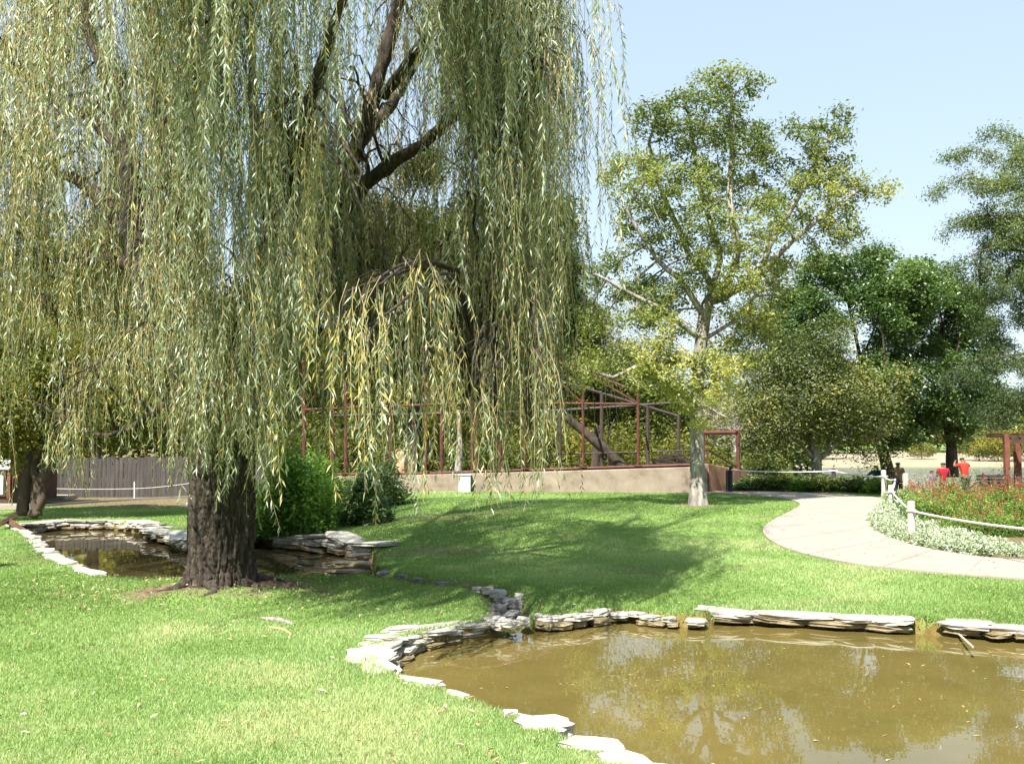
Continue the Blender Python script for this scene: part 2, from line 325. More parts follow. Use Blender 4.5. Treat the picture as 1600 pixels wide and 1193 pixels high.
class MB:
    def __init__(s): s.v = []; s.q = []; s.t = []; s.n = 0
    def add(s, v, q=None, t=None):
        v = np.asarray(v, float)
        if q is not None and len(q): s.q.append(np.asarray(q) + s.n)
        if t is not None and len(t): s.t.append(np.asarray(t) + s.n)
        s.v.append(v); s.n += len(v)
    def box(s, c, size, rz=0.0, tilt=None):
        hx, hy, hz = [a / 2 for a in size]
        v = np.array([[x, y, z] for x in (-hx, hx) for y in (-hy, hy) for z in (-hz, hz)])
        if tilt is not None:
            ca, sa = math.cos(tilt), math.sin(tilt); v = v @ np.array([[ca, 0, -sa], [0, 1, 0], [sa, 0, ca]])
        ca, sa = math.cos(rz), math.sin(rz); v = v @ np.array([[ca, sa, 0], [-sa, ca, 0], [0, 0, 1]])
        s.add(v + np.asarray(c), [[0, 1, 3, 2], [4, 6, 7, 5], [0, 4, 5, 1], [2, 3, 7, 6], [0, 2, 6, 4], [1, 5, 7, 3]])
    def tube(s, pts, r, sides=6, cap=True):
        pts = np.asarray(pts, float); n = len(pts); r = np.broadcast_to(np.asarray(r, float), (n,))
        t = np.gradient(pts, axis=0); t /= np.linalg.norm(t, axis=1)[:, None] + 1e-9
        ref = np.array([0, 0, 1.0]) if abs(t[0][2]) < 0.9 else np.array([1.0, 0, 0])
        u = np.zeros((n, 3)); u0 = np.cross(t[0], ref); u0 /= np.linalg.norm(u0)
        for i in range(n):
            u0 = u0 - t[i] * np.dot(u0, t[i]); u0 /= np.linalg.norm(u0) + 1e-9; u[i] = u0
        w_ = np.cross(t, u); a = np.linspace(0, 2 * math.pi, sides, endpoint=False)
        ring = pts[:, None] + r[:, None, None] * (np.cos(a)[None, :, None] * u[:, None] + np.sin(a)[None, :, None] * w_[:, None])
        i = np.arange(n - 1)[:, None] * sides; j = np.arange(sides)[None]; k = (j + 1) % sides
        q = np.stack([i + j, i + k, i + sides + k, i + sides + j], -1).reshape(-1, 4)
        v = ring.reshape(-1, 3); tt = None
        if cap:
            v = np.vstack([v, pts[:1], pts[-1:]]); c0, c1 = n * sides, n * sides + 1
            tt = [[c0, (b + 1) % sides, b] for b in range(sides)] + [[c1, (n - 1) * sides + b, (n - 1) * sides + (b + 1) % sides] for b in range(sides)]
        s.add(v, q, tt)
    def build(s, name, mat, parent=None, smooth=False, **k):
        f = []
        if s.q: f.append(np.vstack(s.q))
        if s.t: f.append(np.vstack(s.t))
        return mk(name, np.vstack(s.v), f, mat, parent, smooth, **k)
def leaves(c, L, W, d=None, up=0.5, r=None, droop=0.0):
    """rhombus leaves: returns verts, quads"""
    r = r or rng; n = len(c)
    nn = r.normal(size=(n, 3)); nn /= np.linalg.norm(nn, axis=1)[:, None]; nn[:, 2] = np.abs(nn[:, 2]) + up
    if d is None:
        d = r.normal(size=(n, 3)); d[:, 2] -= droop
    d = d - nn * (np.sum(d * nn, 1) / np.sum(nn * nn, 1))[:, None]
    d /= np.linalg.norm(d, axis=1)[:, None] + 1e-9
    s = np.cross(nn, d); s /= np.linalg.norm(s, axis=1)[:, None] + 1e-9
    L = np.broadcast_to(np.asarray(L, float), (n,))[:, None]; W = np.broadcast_to(np.asarray(W, float), (n,))[:, None]
    nn /= np.linalg.norm(nn, axis=1)[:, None]
    v = np.stack([c - d * L * .5, c + s * W * .5 + nn * W * 0.15, c + d * L * .5 - nn * L * 0.08, c - s * W * .5 + nn * W * 0.15], 1).reshape(-1, 3)
    return v, np.arange(n * 4).reshape(n, 4)
def copy_tree(o, parent=None):
    c = o.copy(); col.objects.link(c); c.parent = parent
    for ch in [x for x in bpy.data.objects if x.parent is o]: copy_tree(ch, c)
    return c
PROTO_KIDS = {}
def dup(root, loc, rz=0, s=1.0, label=None, group=None):
    if root.name not in PROTO_KIDS: PROTO_KIDS[root.name] = [x for x in bpy.data.objects if x.parent is root]
    r = root.copy(); col.objects.link(r); r.location = tuple(float(v) for v in loc); r.rotation_euler = (0, 0, rz); r.scale = (s, s, s)
    if label: r['label'] = label
    if group: r['group'] = group
    for ch in PROTO_KIDS[root.name]:
        c = ch.copy(); col.objects.link(c); c.parent = r
    return r

# ------------------------------------------------------------------ ground sheet
BED_PX = [(1384, 780), (1376, 796), (1362, 812), (1362, 824), (1382, 837), (1430, 854), (1505, 868), (1600, 877), (2000, 900), (2400, 800), (1900, 770), (1384, 768)]
def axis(lo, hi, fine, out_lo, out_hi, g=1.12):
    a = list(np.arange(lo, hi + 1e-6, fine)); s = fine
    while a[-1] < out_hi: s *= g; a.append(a[-1] + s)
    s = fine
    while a[0] > out_lo: s *= g; a.insert(0, a[0] - s)
    return np.array(a)
xs = axis(-12.5, 9.5, 0.10, -700, 700); ys = axis(5, 27, 0.10, -60, 900, 1.08)
XX, YY = np.meshgrid(xs, ys); ZZ = H(XX, YY)
nx, ny = len(xs), len(ys)
gi = (np.arange(ny - 1)[:, None] * nx + np.arange(nx - 1)[None]).reshape(-1)
gq = np.stack([gi, gi + 1, gi + nx + 1, gi + nx], -1)
dtrunk = np.hypot((XX - WILLOW[0] - 0.3) / 1.3, YY - WILLOW[1])
dirt = (1 - ss(0.55, 1.25, dtrunk + 0.9 * (fbm(XX * 1.7, YY * 1.7, 0, 3, 9) - .5) * 2))
dst = dist_line(XX, YY, STREAM); dirt = np.maximum(dirt, 0.8 * (1 - ss(0.1, 0.42, dst + 0.25 * (fbm(XX * 3, YY * 3, 0, 2, 4) - .5))))
T2 = G(1090, 789)
dirt = np.maximum(dirt, .95 * (1 - ss(-.1, .05, sdf_poly(XX, YY, [tuple(G(*q)[:2]) for q in BED_PX]))))
dirt = np.maximum(dirt, 0.8 * (1 - ss(0.4, 1.1, np.hypot(XX - T2[0], YY - T2[1]))))
bare = ss(0.66, 0.74, fbm(XX * 0.5 + 3, YY * 0.8, 0, 4, 21)) * 0.55
dirt = np.maximum(dirt, bare * (YY < 40))
shrub_zone = ss(37.2, 38.5, YY) * (1 - ss(57, 60, YY)) + ss(19.0, 20.5, YY) * (1 - ss(26, 34, YY)) * (1 - ss(-5.2, -4.4, XX + (YY - 20) * .12)) * ss(-6.8, -6.0, XX + (YY - 20) * .26) * 0.9
dirt = np.maximum(dirt, np.clip(shrub_zone, 0, 1) * 0.85)
dirt = np.maximum(dirt, ss(31, 32, YY) * (1 - ss(-7, -6, XX)) * 0.9)
sand = ss(103, 108, YY + 3 * np.sin(XX * .07)) * (1 - ss(165, 185, YY)) * ss(0, 12, XX)
mud = np.maximum(1 - ss(0.02, 0.13, sdf_poly(XX, YY, POND_R)), 1 - ss(0.02, 0.13, sdf_poly(XX, YY, POND_L)))
DIRT = dirt
lawn = mk('ground', np.stack([XX, YY, ZZ], -1).reshape(-1, 3), gq, 'lawn', smooth=True,
          attrs={'dirt': ('POINT', dirt.ravel()), 'sand': ('POINT', sand.ravel()), 'mud': ('POINT', mud.ravel())})
tag(lawn, 'bright green mown lawn around the ponds', 'lawn', kind='structure')

def water(name, poly, z, mat, label, grow=0.0):
    p = np.array(poly); c = p.mean(0)
    v = np.vstack([[c[0], c[1], z], np.column_stack([p, np.full(len(p), z)])])
    n = len(p); t = [[0, 1 + i, 1 + (i + 1) % n] for i in range(n)]
    me = bpy.data.meshes.new(name); bm = bmesh.new()
    vs = [bm.verts.new((a, b, z)) for a, b in poly]; f = bm.faces.new(vs); 
    if f.normal.z < 0: f.normal_flip()
    bmesh.ops.triangulate(bm, faces=[f]); bm.normal_update()
    for f in bm.faces:
        if f.normal.z < 0: f.normal_flip()
    bm.to_mesh(me); bm.free(); me.materials.append(M[mat])
    o = bpy.data.objects.new(name, me); col.objects.link(o); return tag(o, label, 'water', kind='structure')
def shrink(poly, d):
    p = np.array(poly); t = np.roll(p, -1, 0) - np.roll(p, 1, 0); n = np.column_stack([t[:, 1], -t[:, 0]]); n /= np.linalg.norm(n, axis=1)[:, None] + 1e-9
    q = p + n * d
    if sdf_poly(q[:1, 0], q[:1, 1], poly)[0] * np.sign(d) > 0 and d < 0: q = p - n * d
    return [tuple(v) for v in q]
water('pond_water', POND_R, WR, 'water_near', 'muddy brown pond water in the right foreground')
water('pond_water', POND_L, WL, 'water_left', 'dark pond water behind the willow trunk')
water('lake_water', [(1.5, 56), (90, 52), (160, 80), (160, 118), (1.5, 118)], WLAKE, 'water_lake', 'pale lake water beyond the people')

# ------------------------------------------------------------------ footpath
pl = [(2300, 962), (1900, 930), (1600, 907), (1450, 895), (1330, 882), (1240, 862), (1203, 845), (1192, 830), (1203, 817), (1233, 801), (1250, 789), (1228, 780), (1170, 774), (1105, 770), (1070, 769)]
pr = [(2300, 915), (1900, 893), (1600, 877), (1505, 868), (1430, 854), (1382, 837), (1362, 824), (1362, 812), (1376, 796), (1384, 787), (1384, 781), (1340, 775), (1270, 771), (1180, 767), (1110, 765)]
Lw = catmull([G(*q)[:2] for q in pl], 150); Rw = catmull([G(*q)[:2] for q in pr], 150)
tt = np.linspace(0, 1, 9)
pg = Lw[:, None] * (1 - tt)[None, :, None] + Rw[:, None] * tt[None, :, None]
PATH_POLY = [tuple(v) for v in Lw[::3]] + [tuple(v) for v in Rw[::-3]]
pz = H0(pg[..., 0], pg[..., 1]) + 0.035
pv = np.concatenate([pg, pz[..., None]], -1)
low = pv[:, [0, -1]].copy(); low[..., 2] -= 0.25
n, m = pv.shape[:2]
ii = (np.arange(n - 1)[:, None] * m + np.arange(m - 1)[None]).reshape(-1)
q1 = np.stack([ii, ii + m, ii + m + 1, ii + 1], -1)
base = n * m; e = np.arange(n - 1)
q2 = np.stack([e * m, base + e * 2, base + (e + 1) * 2, (e + 1) * m], -1)
q3 = np.stack([e * m + m - 1, (e + 1) * m + m - 1, base + (e + 1) * 2 + 1, base + e * 2 + 1], -1)
path = tag(mk('path', np.vstack([pv.reshape(-1, 3), low.reshape(-1, 3)]), np.vstack([q1, q2, q3]), 'concrete', smooth=False),
    'pale concrete footpath curving round the flower bed', 'path', kind='structure')
jb = MB()
for k in (12, 27, 38, 50, 63, 76, 90, 108, 125):
    a, b = pv[k, 0], pv[k, -1]; nrm = np.array([-(b - a)[1], (b - a)[0], 0]); nrm = nrm / np.linalg.norm(nrm) * 0.007
    line = pv[k] + np.array([0, 0, 0.004]); s = len(line)
    vv = np.vstack([line - nrm, line + nrm]); jb.add(vv, [[i, i + 1, s + i + 1, s + i] for i in range(s - 1)])
jb.build('joint', 'bark_grey', path)

# ------------------------------------------------------------------ grass blades
def grass():
    pts = []
    # density falls with distance
    N = 1500000
    yv = 5.2 + (40 - 5.2) * rng.random(N) ** 1.9
    u = (rng.random(N) - 0.5) * 1.16; xv = u * yv
    dens = np.clip(1.0 * (6.5 / yv) ** 0.2, 0, 1)
    k = rng.random(N) < dens; xv, yv = xv[k], yv[k]
    dr = sdf_poly(xv, yv, POND_R); dl = sdf_poly(xv, yv, POND_L); dp = sdf_poly(xv, yv, PATH_POLY)
    ok = (dr > 0.0) & (dl > 0.0) & (dp > 0.0)
    xv, yv = xv[ok], yv[ok]
    ix = np.clip(np.searchsorted(xs, xv), 0, nx - 1); iy = np.clip(np.searchsorted(ys, yv), 0, ny - 1)
    dd = DIRT[iy, ix]
    bedm = (xv > 8.0) & (sdf_poly(xv, yv, BED_POLY) < 0)
    ok = (rng.random(len(xv)) > dd * 1.05) & ~bedm
    xv, yv = xv[ok], yv[ok]; zv = H(xv, yv)
    n = len(xv)
    clump = fbm(xv * 1.1, yv * 1.1, 0, 3, 31); big = fbm(xv * .3, yv * .3, 0, 2, 33)
    dpond = np.minimum(sdf_poly(xv, yv, POND_R), sdf_poly(xv, yv, POND_L))
    hgt = (0.016 + 0.018 * rng.random(n) + 0.016 * ss(.45, .8, clump)) * (1 + 0.9 * (1 - ss(0.0, 0.25, dpond)) * rng.random(n))
    wd = 0.0032 + 0.0035 * rng.random(n) + 0.0004 * (yv - 6)
    a = rng.random(n) * 2 * math.pi; lean = hgt * (0.25 + 0.7 * rng.random(n)); la = rng.random(n) * 2 * math.pi
    b0 = np.stack([xv, yv, zv - 0.008], -1); s = np.stack([np.cos(a) * wd, np.sin(a) * wd, a * 0], -1)
    tip = b0 + np.stack([np.cos(la) * lean, np.sin(la) * lean, hgt + .008], -1)
    v = np.stack([b0 - s, b0 + s, tip], 1).reshape(-1, 3)
    tint = np.clip(0.18 + 0.34 * rng.random(n) + 1.1 * (big - .4) + 0.7 * (clump - .5) + .12 * (1 - ss(6, 13, yv)), 0, 0.97)
    tint = np.where(rng.random(n) < 0.05, 0.93 + 0.07 * rng.random(n), tint)
    tag(mk('grass', v, np.arange(n * 3).reshape(n, 3), 'grass_blade', attrs={'tint': ('FACE', tint)}), 'short mown grass blades covering the lawn', 'grass', kind='stuff')
BED_POLY = [tuple(G(*q)[:2]) for q in BED_PX]
grass()
def litter():
    c = []
    n1 = 900
    a = rng.random(n1) * 6.283; rr = 0.5 + np.abs(rng.normal(size=n1)) * 1.6
    x = WILLOW[0] + np.cos(a) * rr * 1.5; y = WILLOW[1] + np.sin(a) * rr * 0.9
    n2 = 1500; y2 = 5.5 + 20 * rng.random(n2) ** 1.5; x2 = (rng.random(n2) - .5) * 1.1 * y2
    x = np.concatenate([x, x2]); y = np.concatenate([y, y2])
    ok = (sdf_poly(x, y, POND_R) > 0.05) & (sdf_poly(x, y, POND_L) > 0.05); x, y = x[ok], y[ok]
    c = np.stack([x, y, H(x, y) + 0.04], -1); n = len(c)
    v, q = leaves(c, 0.035 + 0.05 * rng.random(n), 0.012 + 0.012 * rng.random(n), up=1.2)
    tag(mk('fallen_leaves', v, q, 'litter', attrs={'tint': ('FACE', rng.random(n))}), 'dry fallen leaves scattered over the lawn', 'leaves', kind='stuff')
    n = 150; y = 7 + 6 * rng.random(n); x = (rng.random(n) * .62 - .08) * y
    ok = sdf_poly(x, y, POND_R) < -0.1; x, y = x[ok], y[ok]; y2 = 15 + 12 * rng.random(90); x2 = -0.42 * y2 + rng.random(90) * .35 * y2
    ok = sdf_poly(x2, y2, POND_L) < -0.1
    c = np.vstack([np.stack([x, y, x * 0 + WR + .006], -1), np.stack([x2[ok], y2[ok], x2[ok] * 0 + WL + .006], -1)]); n = len(c)
    v, q = leaves(c, 0.03 + 0.05 * rng.random(n) ** 2, 0.012 + 0.01 * rng.random(n), up=30)
    tag(mk('floating_leaves', v, q, 'litter', attrs={'tint': ('FACE', rng.random(n))}), 'small leaves and bits floating on the pond water', 'leaves', kind='stuff')
litter()

# ------------------------------------------------------------------ stones
def stone(c, lx, ly, lz, rz, mat='stone', label=None, group=None, r=None, name='stone', tilt=0.0, local=False):
    r = r or rng; n = 11
    a = np.sort((np.arange(n) + r.random(n) * 0.7) / n * 2 * math.pi)
    sup = 1 / (np.abs(np.cos(a)) ** 4 + np.abs(np.sin(a)) ** 4) ** (1 / 4.)
    rad = sup * (0.86 + 0.28 * r.random(n)) * 0.5
    fx, fy = np.cos(a) * rad * lx, np.sin(a) * rad * ly
    rings = []
    lev = [(-.5, .90), (-.34, .98), (-.05, .95), (.15, 1.0), (.38, .98), (.5, .92)]
    for (h, s) in lev:
        j = 1 + 0.06 * r.normal(size=n)
        rings.append(np.stack([fx * s * j, fy * s * j, h * lz + 0.02 * lz * r.normal(size=n)], -1))
    v = np.vstack(rings + [np.array([[0, 0, -.5 * lz], [0, 0, .5 * lz + 0.006]])])
    k = len(lev); q = []
    for i in range(k - 1):
        for j in range(n): q.append([i * n + j, i * n + (j + 1) % n, (i + 1) * n + (j + 1) % n, (i + 1) * n + j])
    t = [[k * n, (j + 1) % n, j] for j in range(n)] + [[k * n + 1, (k - 1) * n + j, (k - 1) * n + (j + 1) % n] for j in range(n)]
    tx, ty = r.normal() * 0.05 + tilt, r.normal() * 0.05
    o = mk(name, v, [np.array(q), np.array(t)], mat, local=True)
    o.location = tuple(float(x) for x in c); o.rotation_euler = (tx, ty, rz)
    return tag(o, label, 'stone', group)
def rim(pxs, layers, label, group, z_top=0.03, mat='stone', lmin=.35, lmax=.7, depth=.34, thick=.085, jitter=.04, wet_low=True, gap=0.0, inward=0.06, center=None, gfun=None):
    pts = np.array([Z0(*q)[:2] for q in pxs]); line = catmull(pts, 80)
    d = np.concatenate([[0], np.cumsum(np.linalg.norm(np.diff(line, axis=0), axis=1))]); L = d[-1]
    cn = np.array(center)
    for k in range(layers):
        s = -rng.random() * 0.2
        while s < L:
            ln = lmin + (lmax - lmin) * rng.random(); 
            if k > 0: ln *= 0.75
            m = s + ln / 2; s += ln * (0.93 + gap * rng.random())
            if m > L: break
            x = np.interp(m, d, line[:, 0]); y = np.interp(m, d, line[:, 1])
            x1 = np.interp(m + .1, d, line[:, 0]) - np.interp(m - .1, d, line[:, 0]); y1 = np.interp(m + .1, d, line[:, 1]) - np.interp(m - .1, d, line[:, 1])
            a = math.atan2(y1, x1); nv = np.array([-y1, x1]); nv /= np.linalg.norm(nv) + 1e-9
            if np.dot(nv, cn - np.array([x, y])) < 0: nv = -nv
            off = inward + 0.025 * k + rng.normal() * jitter * .6 - (depth * .35)
            dz = float(H0(x, y))
            z = dz + z_top - thick * (k + .5) * 1.0 + rng.normal() * .008
            dep = depth * (0.8 + .5 * rng.random()) * (1 if k == 0 else .8)
            stone((x + nv[0] * off, y + nv[1] * off, z), ln * 1.02, dep, thick * (0.85 + .3 * rng.random()), a + rng.normal() * .07,
                  mat if k == 0 or k < layers - 1 or not wet_low else 'stone_wet', label if k == 0 else label.replace('capping', 'stacked under'), group)
cR = np.mean(POND_R, 0); cL = np.array(Z0(330, 870)[:2])
rim([(602, 1046), (592, 1026), (612, 1003), (655, 987), (715, 976), (768, 968)], 4, 'flat grey limestone slab capping the curved bank at the near pond\'s left end', 'slabs of the near pond curved bank', center=cR, depth=.36, thick=.045, z_top=.012)
rim([(580, 1034), (586, 1012), (614, 994), (645, 982)], 1, 'broad pale worn slab lying behind the curved bank of the near pond', 'pale worn slabs behind the curved bank', center=cR, depth=.34, z_top=.02, lmin=.35, lmax=.55, thick=.05)
rim([(848, 962), (880, 961), (920, 955), (958, 948)], 2, 'rounded pale stone capping the far bank just right of the waterfall', 'stones right of the waterfall', center=cR, depth=.3, thick=.07, lmin=.2, lmax=.42, jitter=.08, z_top=.0, gap=.2)
rim([(970, 950), (1030, 957), (1095, 960)], 2, 'small broken stone capping the grassy low part of the far bank', 'small broken stones of the far bank', center=cR, depth=.22, thick=.05, lmin=.14, lmax=.3, jitter=.09, gap=1.1, z_top=-.04)
rim([(1115, 952), (1250, 957), (1340, 962), (1432, 967)], 2, 'long pale limestone slab capping the middle of the far bank', 'slabs along the middle of the far bank', center=cR, depth=.32, thick=.062, lmin=.4, lmax=.95, z_top=.0, inward=.08)
rim([(1495, 971), (1600, 978), (1700, 984), (1820, 992)], 2, 'pale layered limestone slab capping the far bank at the right edge', 'slabs of the far bank at the right edge', center=cR, depth=.34, thick=.065, lmin=.35, lmax=.9, z_top=.0, inward=.08)
for (px, py, lx, ly, rz, lab) in [(655, 1066, .48, .13, -.75, 'narrow pale slab half buried in grass on the near bank, below the curved bank'), (716, 1088, .22, .07, -.7, 'thin pale stone almost hidden by grass on the near bank'),
                        (845, 1131, .42, .28, -.2, 'rounded white stone standing alone on the near pond bank'), (797, 1117, .12, .1, 0, 'small brown stone beside the rounded white one on the near bank'),
                        (925, 1166, .45, .26, -.5, 'white flat stone at the bottom of the photo where the lawn meets the pond'), (975, 1188, .3, .24, -.5, 'white stone cut by the bottom edge beside the pond'), (1040, 1212, .5, .3, -.5, 'white slab below the bottom edge of the bank')]:
    g = G(px, py); stone((g[0], g[1], g[2] - .015), lx, ly, .10, rz, 'stone', lab)
# left pond banks
rim([(18, 822), (45, 836), (62, 852), (100, 878), (150, 898)], 1, 'thin flat stone edging the lawn along the left pond\'s near bank', 'thin stones edging the left pond near bank', center=cL, depth=.24, thick=.06, lmin=.3, lmax=.5, z_top=.03, inward=.08, gap=.1)
rim([(48, 820), (100, 815), (180, 814), (205, 816)], 4, 'dark shaded flat stone capping the left pond\'s back wall', 'stones of the left pond back wall', center=cL, depth=.4, thick=.055, lmin=.35, lmax=.8, z_top=.05)
rim([(205, 816), (240, 825), (262, 836), (300, 849)], 3, 'sunlit pale stone capping the left pond\'s back wall left of the willow trunk', 'sunlit stones left of the willow trunk', center=cL, depth=.5, thick=.07, lmin=.4, lmax=.8, z_top=.06)
rim([(380, 838), (405, 835), (430, 836), (448, 840)], 4, 'grey layered stone capping the back wall just right of the willow trunk', 'layered stones just right of the willow trunk', center=cL, depth=.5, thick=.075, lmin=.45, lmax=.9, z_top=.12)
rim([(436, 840), (500, 847), (545, 852), (576, 858)], 4, 'broad grey slab capping the back wall between the trunk and the stream', 'slabs between the willow trunk and the stream', center=cL, depth=.55, thick=.075, lmin=.6, lmax=1.2, z_top=.06)
for k, (px, py, lx, z, rz) in enumerate([(548, 885, .6, .04, .2), (540, 888, .55, -.05, -.1), (552, 893, .7, -.13, .1), (560, 880, .4, .12, .3), (555, 896, .4, -.2, 0)]):
    g = Z0(px, py); stone((g[0], g[1], z), lx, .42, .085, rz, 'stone_wet', 'dark wet slab in the small stack where the stream leaves the left pond', 'dark wet slabs at the stream mouth')
# stream bed and small waterfall
for k, (px, py, lx, ly, lz, m) in enumerate([(628, 899, .25, .16, .06, 'stone_grey'), (652, 903, .2, .14, .05, 'stone_grey'), (598, 893, .3, .16, .05, 'stone_grey'), (690, 909, .22, .14, .05, 'stone_grey'), (745, 913, .26, .16, .07, 'stone'),
        (762, 914, .2, .16, .1, 'stone'), (778, 919, .3, .2, .1, 'stone'), (812, 926, .14, .3, .13, 'stone'), (806, 935, .13, .26, .10, 'stone_grey'), (783, 930, .14, .2, .1, 'stone_grey'), (779, 944, .2, .2, .12, 'stone_grey')]):
    g = G(px, py); stone((g[0], g[1], g[2] - .02 - (.05 if k > 3 else 0)), lx * .9, ly * .9, lz, rng.random() * 1.5 if k != 7 else -.3, m, 'small wet stone in the shallow stream bed between the ponds' if k < 6 else 'grey stone beside the little waterfall', 'stream bed stones' if k < 6 else 'stones flanking the little waterfall')
for k, (px, py, lx, ly, lz, dz) in enumerate([(797, 932, .2, .3, .06, -.1), (797, 945, .26, .3, .07, -.16), (799, 958, .3, .26, .06, -.24)]):
    g = G(px, py); stone((g[0], g[1], g[2] + dz + .04), lx, ly, lz, .1, 'stone_grey', ['upper', 'middle', 'lowest'][k] + ' wet slab of the little waterfall into the near pond')
for k, (px, py, lx) in enumerate([(770, 969, .26), (784, 972, .24), (763, 962, .22), (795, 974, .2), (818, 966, .12), (776, 960, .18)]):
    g = Z0(px, py); stone((g[0], g[1], .0 - .03 * (k % 3)), lx, .2, .08, rng.random(), 'stone', 'pale stone at the foot of the little waterfall', 'pale stones at the waterfall foot')

# ------------------------------------------------------------------ trees: space colonisation
def colonize(trunk, par0, att, seg=0.35, infl=3.0, kill=0.6, maxit=140):
    pos = [np.array(p, float) for p in trunk]; par = list(par0)
    att = np.array(att); P_ = np.array(pos)
    dm = np.linalg.norm(att[:, None] - P_[None], axis=2); near = dm.argmin(1); dist = dm.min(1)
    alive = np.ones(len(att), bool)
    for it in range(maxit):
        if not alive.any(): break
        idx = np.where(alive & (dist < (infl if it > 12 else 1e9)))[0]
        if len(idx) == 0: break
        dirs = {}
        P_ = np.array(pos)
        v = att[idx] - P_[near[idx]]; v /= np.linalg.norm(v, axis=1)[:, None] + 1e-9
        un, inv = np.unique(near[idx], return_inverse=True)
        acc = np.zeros((len(un), 3)); np.add.at(acc, inv, v)
        acc += rng.normal(size=acc.shape) * 0.25; acc /= np.linalg.norm(acc, axis=1)[:, None] + 1e-9
        new = P_[un] + acc * seg
        dd = np.linalg.norm(new[:, None] - P_[None], axis=2).min(1) if len(P_) < 6000 else np.full(len(new), 1)
        keep = dd > seg * 0.35; new = new[keep]; un = un[keep]
        if len(new) == 0: break
        b = len(pos); pos.extend(new); par.extend(un.tolist())
        ai = np.where(alive)[0]
        dn = np.linalg.norm(att[ai][:, None] - new[None], axis=2); j = dn.argmin(1); dmin = dn.min(1)
        up = dmin < dist[ai]; near[ai[up]] = b + j[up]; dist[ai[up]] = dmin[up]
        alive[dist < kill] = False
    return np.array(pos), np.array(par)
def branch_mesh(pos, par, r_base, r_tip=0.008, ntrunk=0, trunk_r=None, power=2.4, sides=6, limb_r=None):
    n = len(pos); acc = np.zeros(n)
    kids = [[] for _ in range(n)]
    for i in range(n):
        if par[i] >= 0: kids[par[i]].append(i)
    for i in range(n - 1, -1, -1):
        if not kids[i]: acc[i] = 1.0
        if par[i] >= 0: acc[par[i]] += acc[i]
    rad = r_tip * acc ** (1 / power)
    if rad[0] > 0: 
        top = rad[min(ntrunk - 1, n - 1)] if ntrunk else rad[0]
        want = trunk_r[ntrunk - 1] if trunk_r is not None else r_base
        f = max(want / top, 0.1); ex = math.log(max(want, 1e-3) / r_tip) / max(math.log(top / r_tip), 1e-3)
        rad = r_tip * (rad / r_tip) ** ex
    if trunk_r is not None:
        lr = limb_r or want * .62; am = acc[ntrunk:].max() if n > ntrunk else 1
        rad = np.maximum(r_tip, lr * (acc / am) ** .47); rad[:ntrunk] = np.maximum(trunk_r[:ntrunk], 0)
    mb = MB(); used = np.zeros(n, bool)
    order = [0] + [i for i in range(1, n)]
    for s in order:
        if s != 0 and (par[s] < 0): continue
        if s != 0:
            # a chain starts at a child that is not the main continuation
            p = par[s]; ks = kids[p]; main = max(ks, key=lambda k: acc[k])
            if main == s: continue
            chain = [p, s]
        else: chain = [0]
        c = chain[-1]
        while kids[c]:
            c = max(kids[c], key=lambda k: acc[k]); chain.append(c)
        pr_ = pos[chain].copy(); rr = rad[chain].copy()
        if s != 0: rr[0] = rr[1]
        sd = 12 if s == 0 and ntrunk else (7 if rr[0] > 0.08 else (5 if rr[0] > 0.025 else 3))
        if len(pr_) > 1: mb.tube(pr_, rr, sd, cap=rr[0] > .03)
    return mb, rad, acc
def blob_points(lobes, n, hollow=0.35):
    """lobes: (px,py,rx_px,ry_px,Y,ry_m) ellipsoids placed where they stand in the crown"""
    vol = np.array([l[2] * l[3] * l[5] * (l[6] if len(l) > 6 else 1) for l in lobes]); cnt = rng.multinomial(n, vol / vol.sum()); out = []
    for l, c in zip(lobes, cnt):
        cx = P(l[0], l[1], l[4]); rx = l[2] * l[4] / F; rz = l[3] * l[4] / F; ry = l[5]
        d = rng.normal(size=(c, 3)); d /= np.linalg.norm(d, axis=1)[:, None]
        rr = (hollow + (1 - hollow) * rng.random(c)) ** (1 / 2.2)
        pp = cx + d * rr[:, None] * np.array([rx, ry, rz])
        sc_ = .55 / max(.35, min(rx, rz) * .6); nz = vnoise(pp[:, 0] * sc_, pp[:, 1] * sc_, pp[:, 2] * sc_ * 1.3, 91)
        out.append(pp[nz > .36])
    return np.vstack(out)
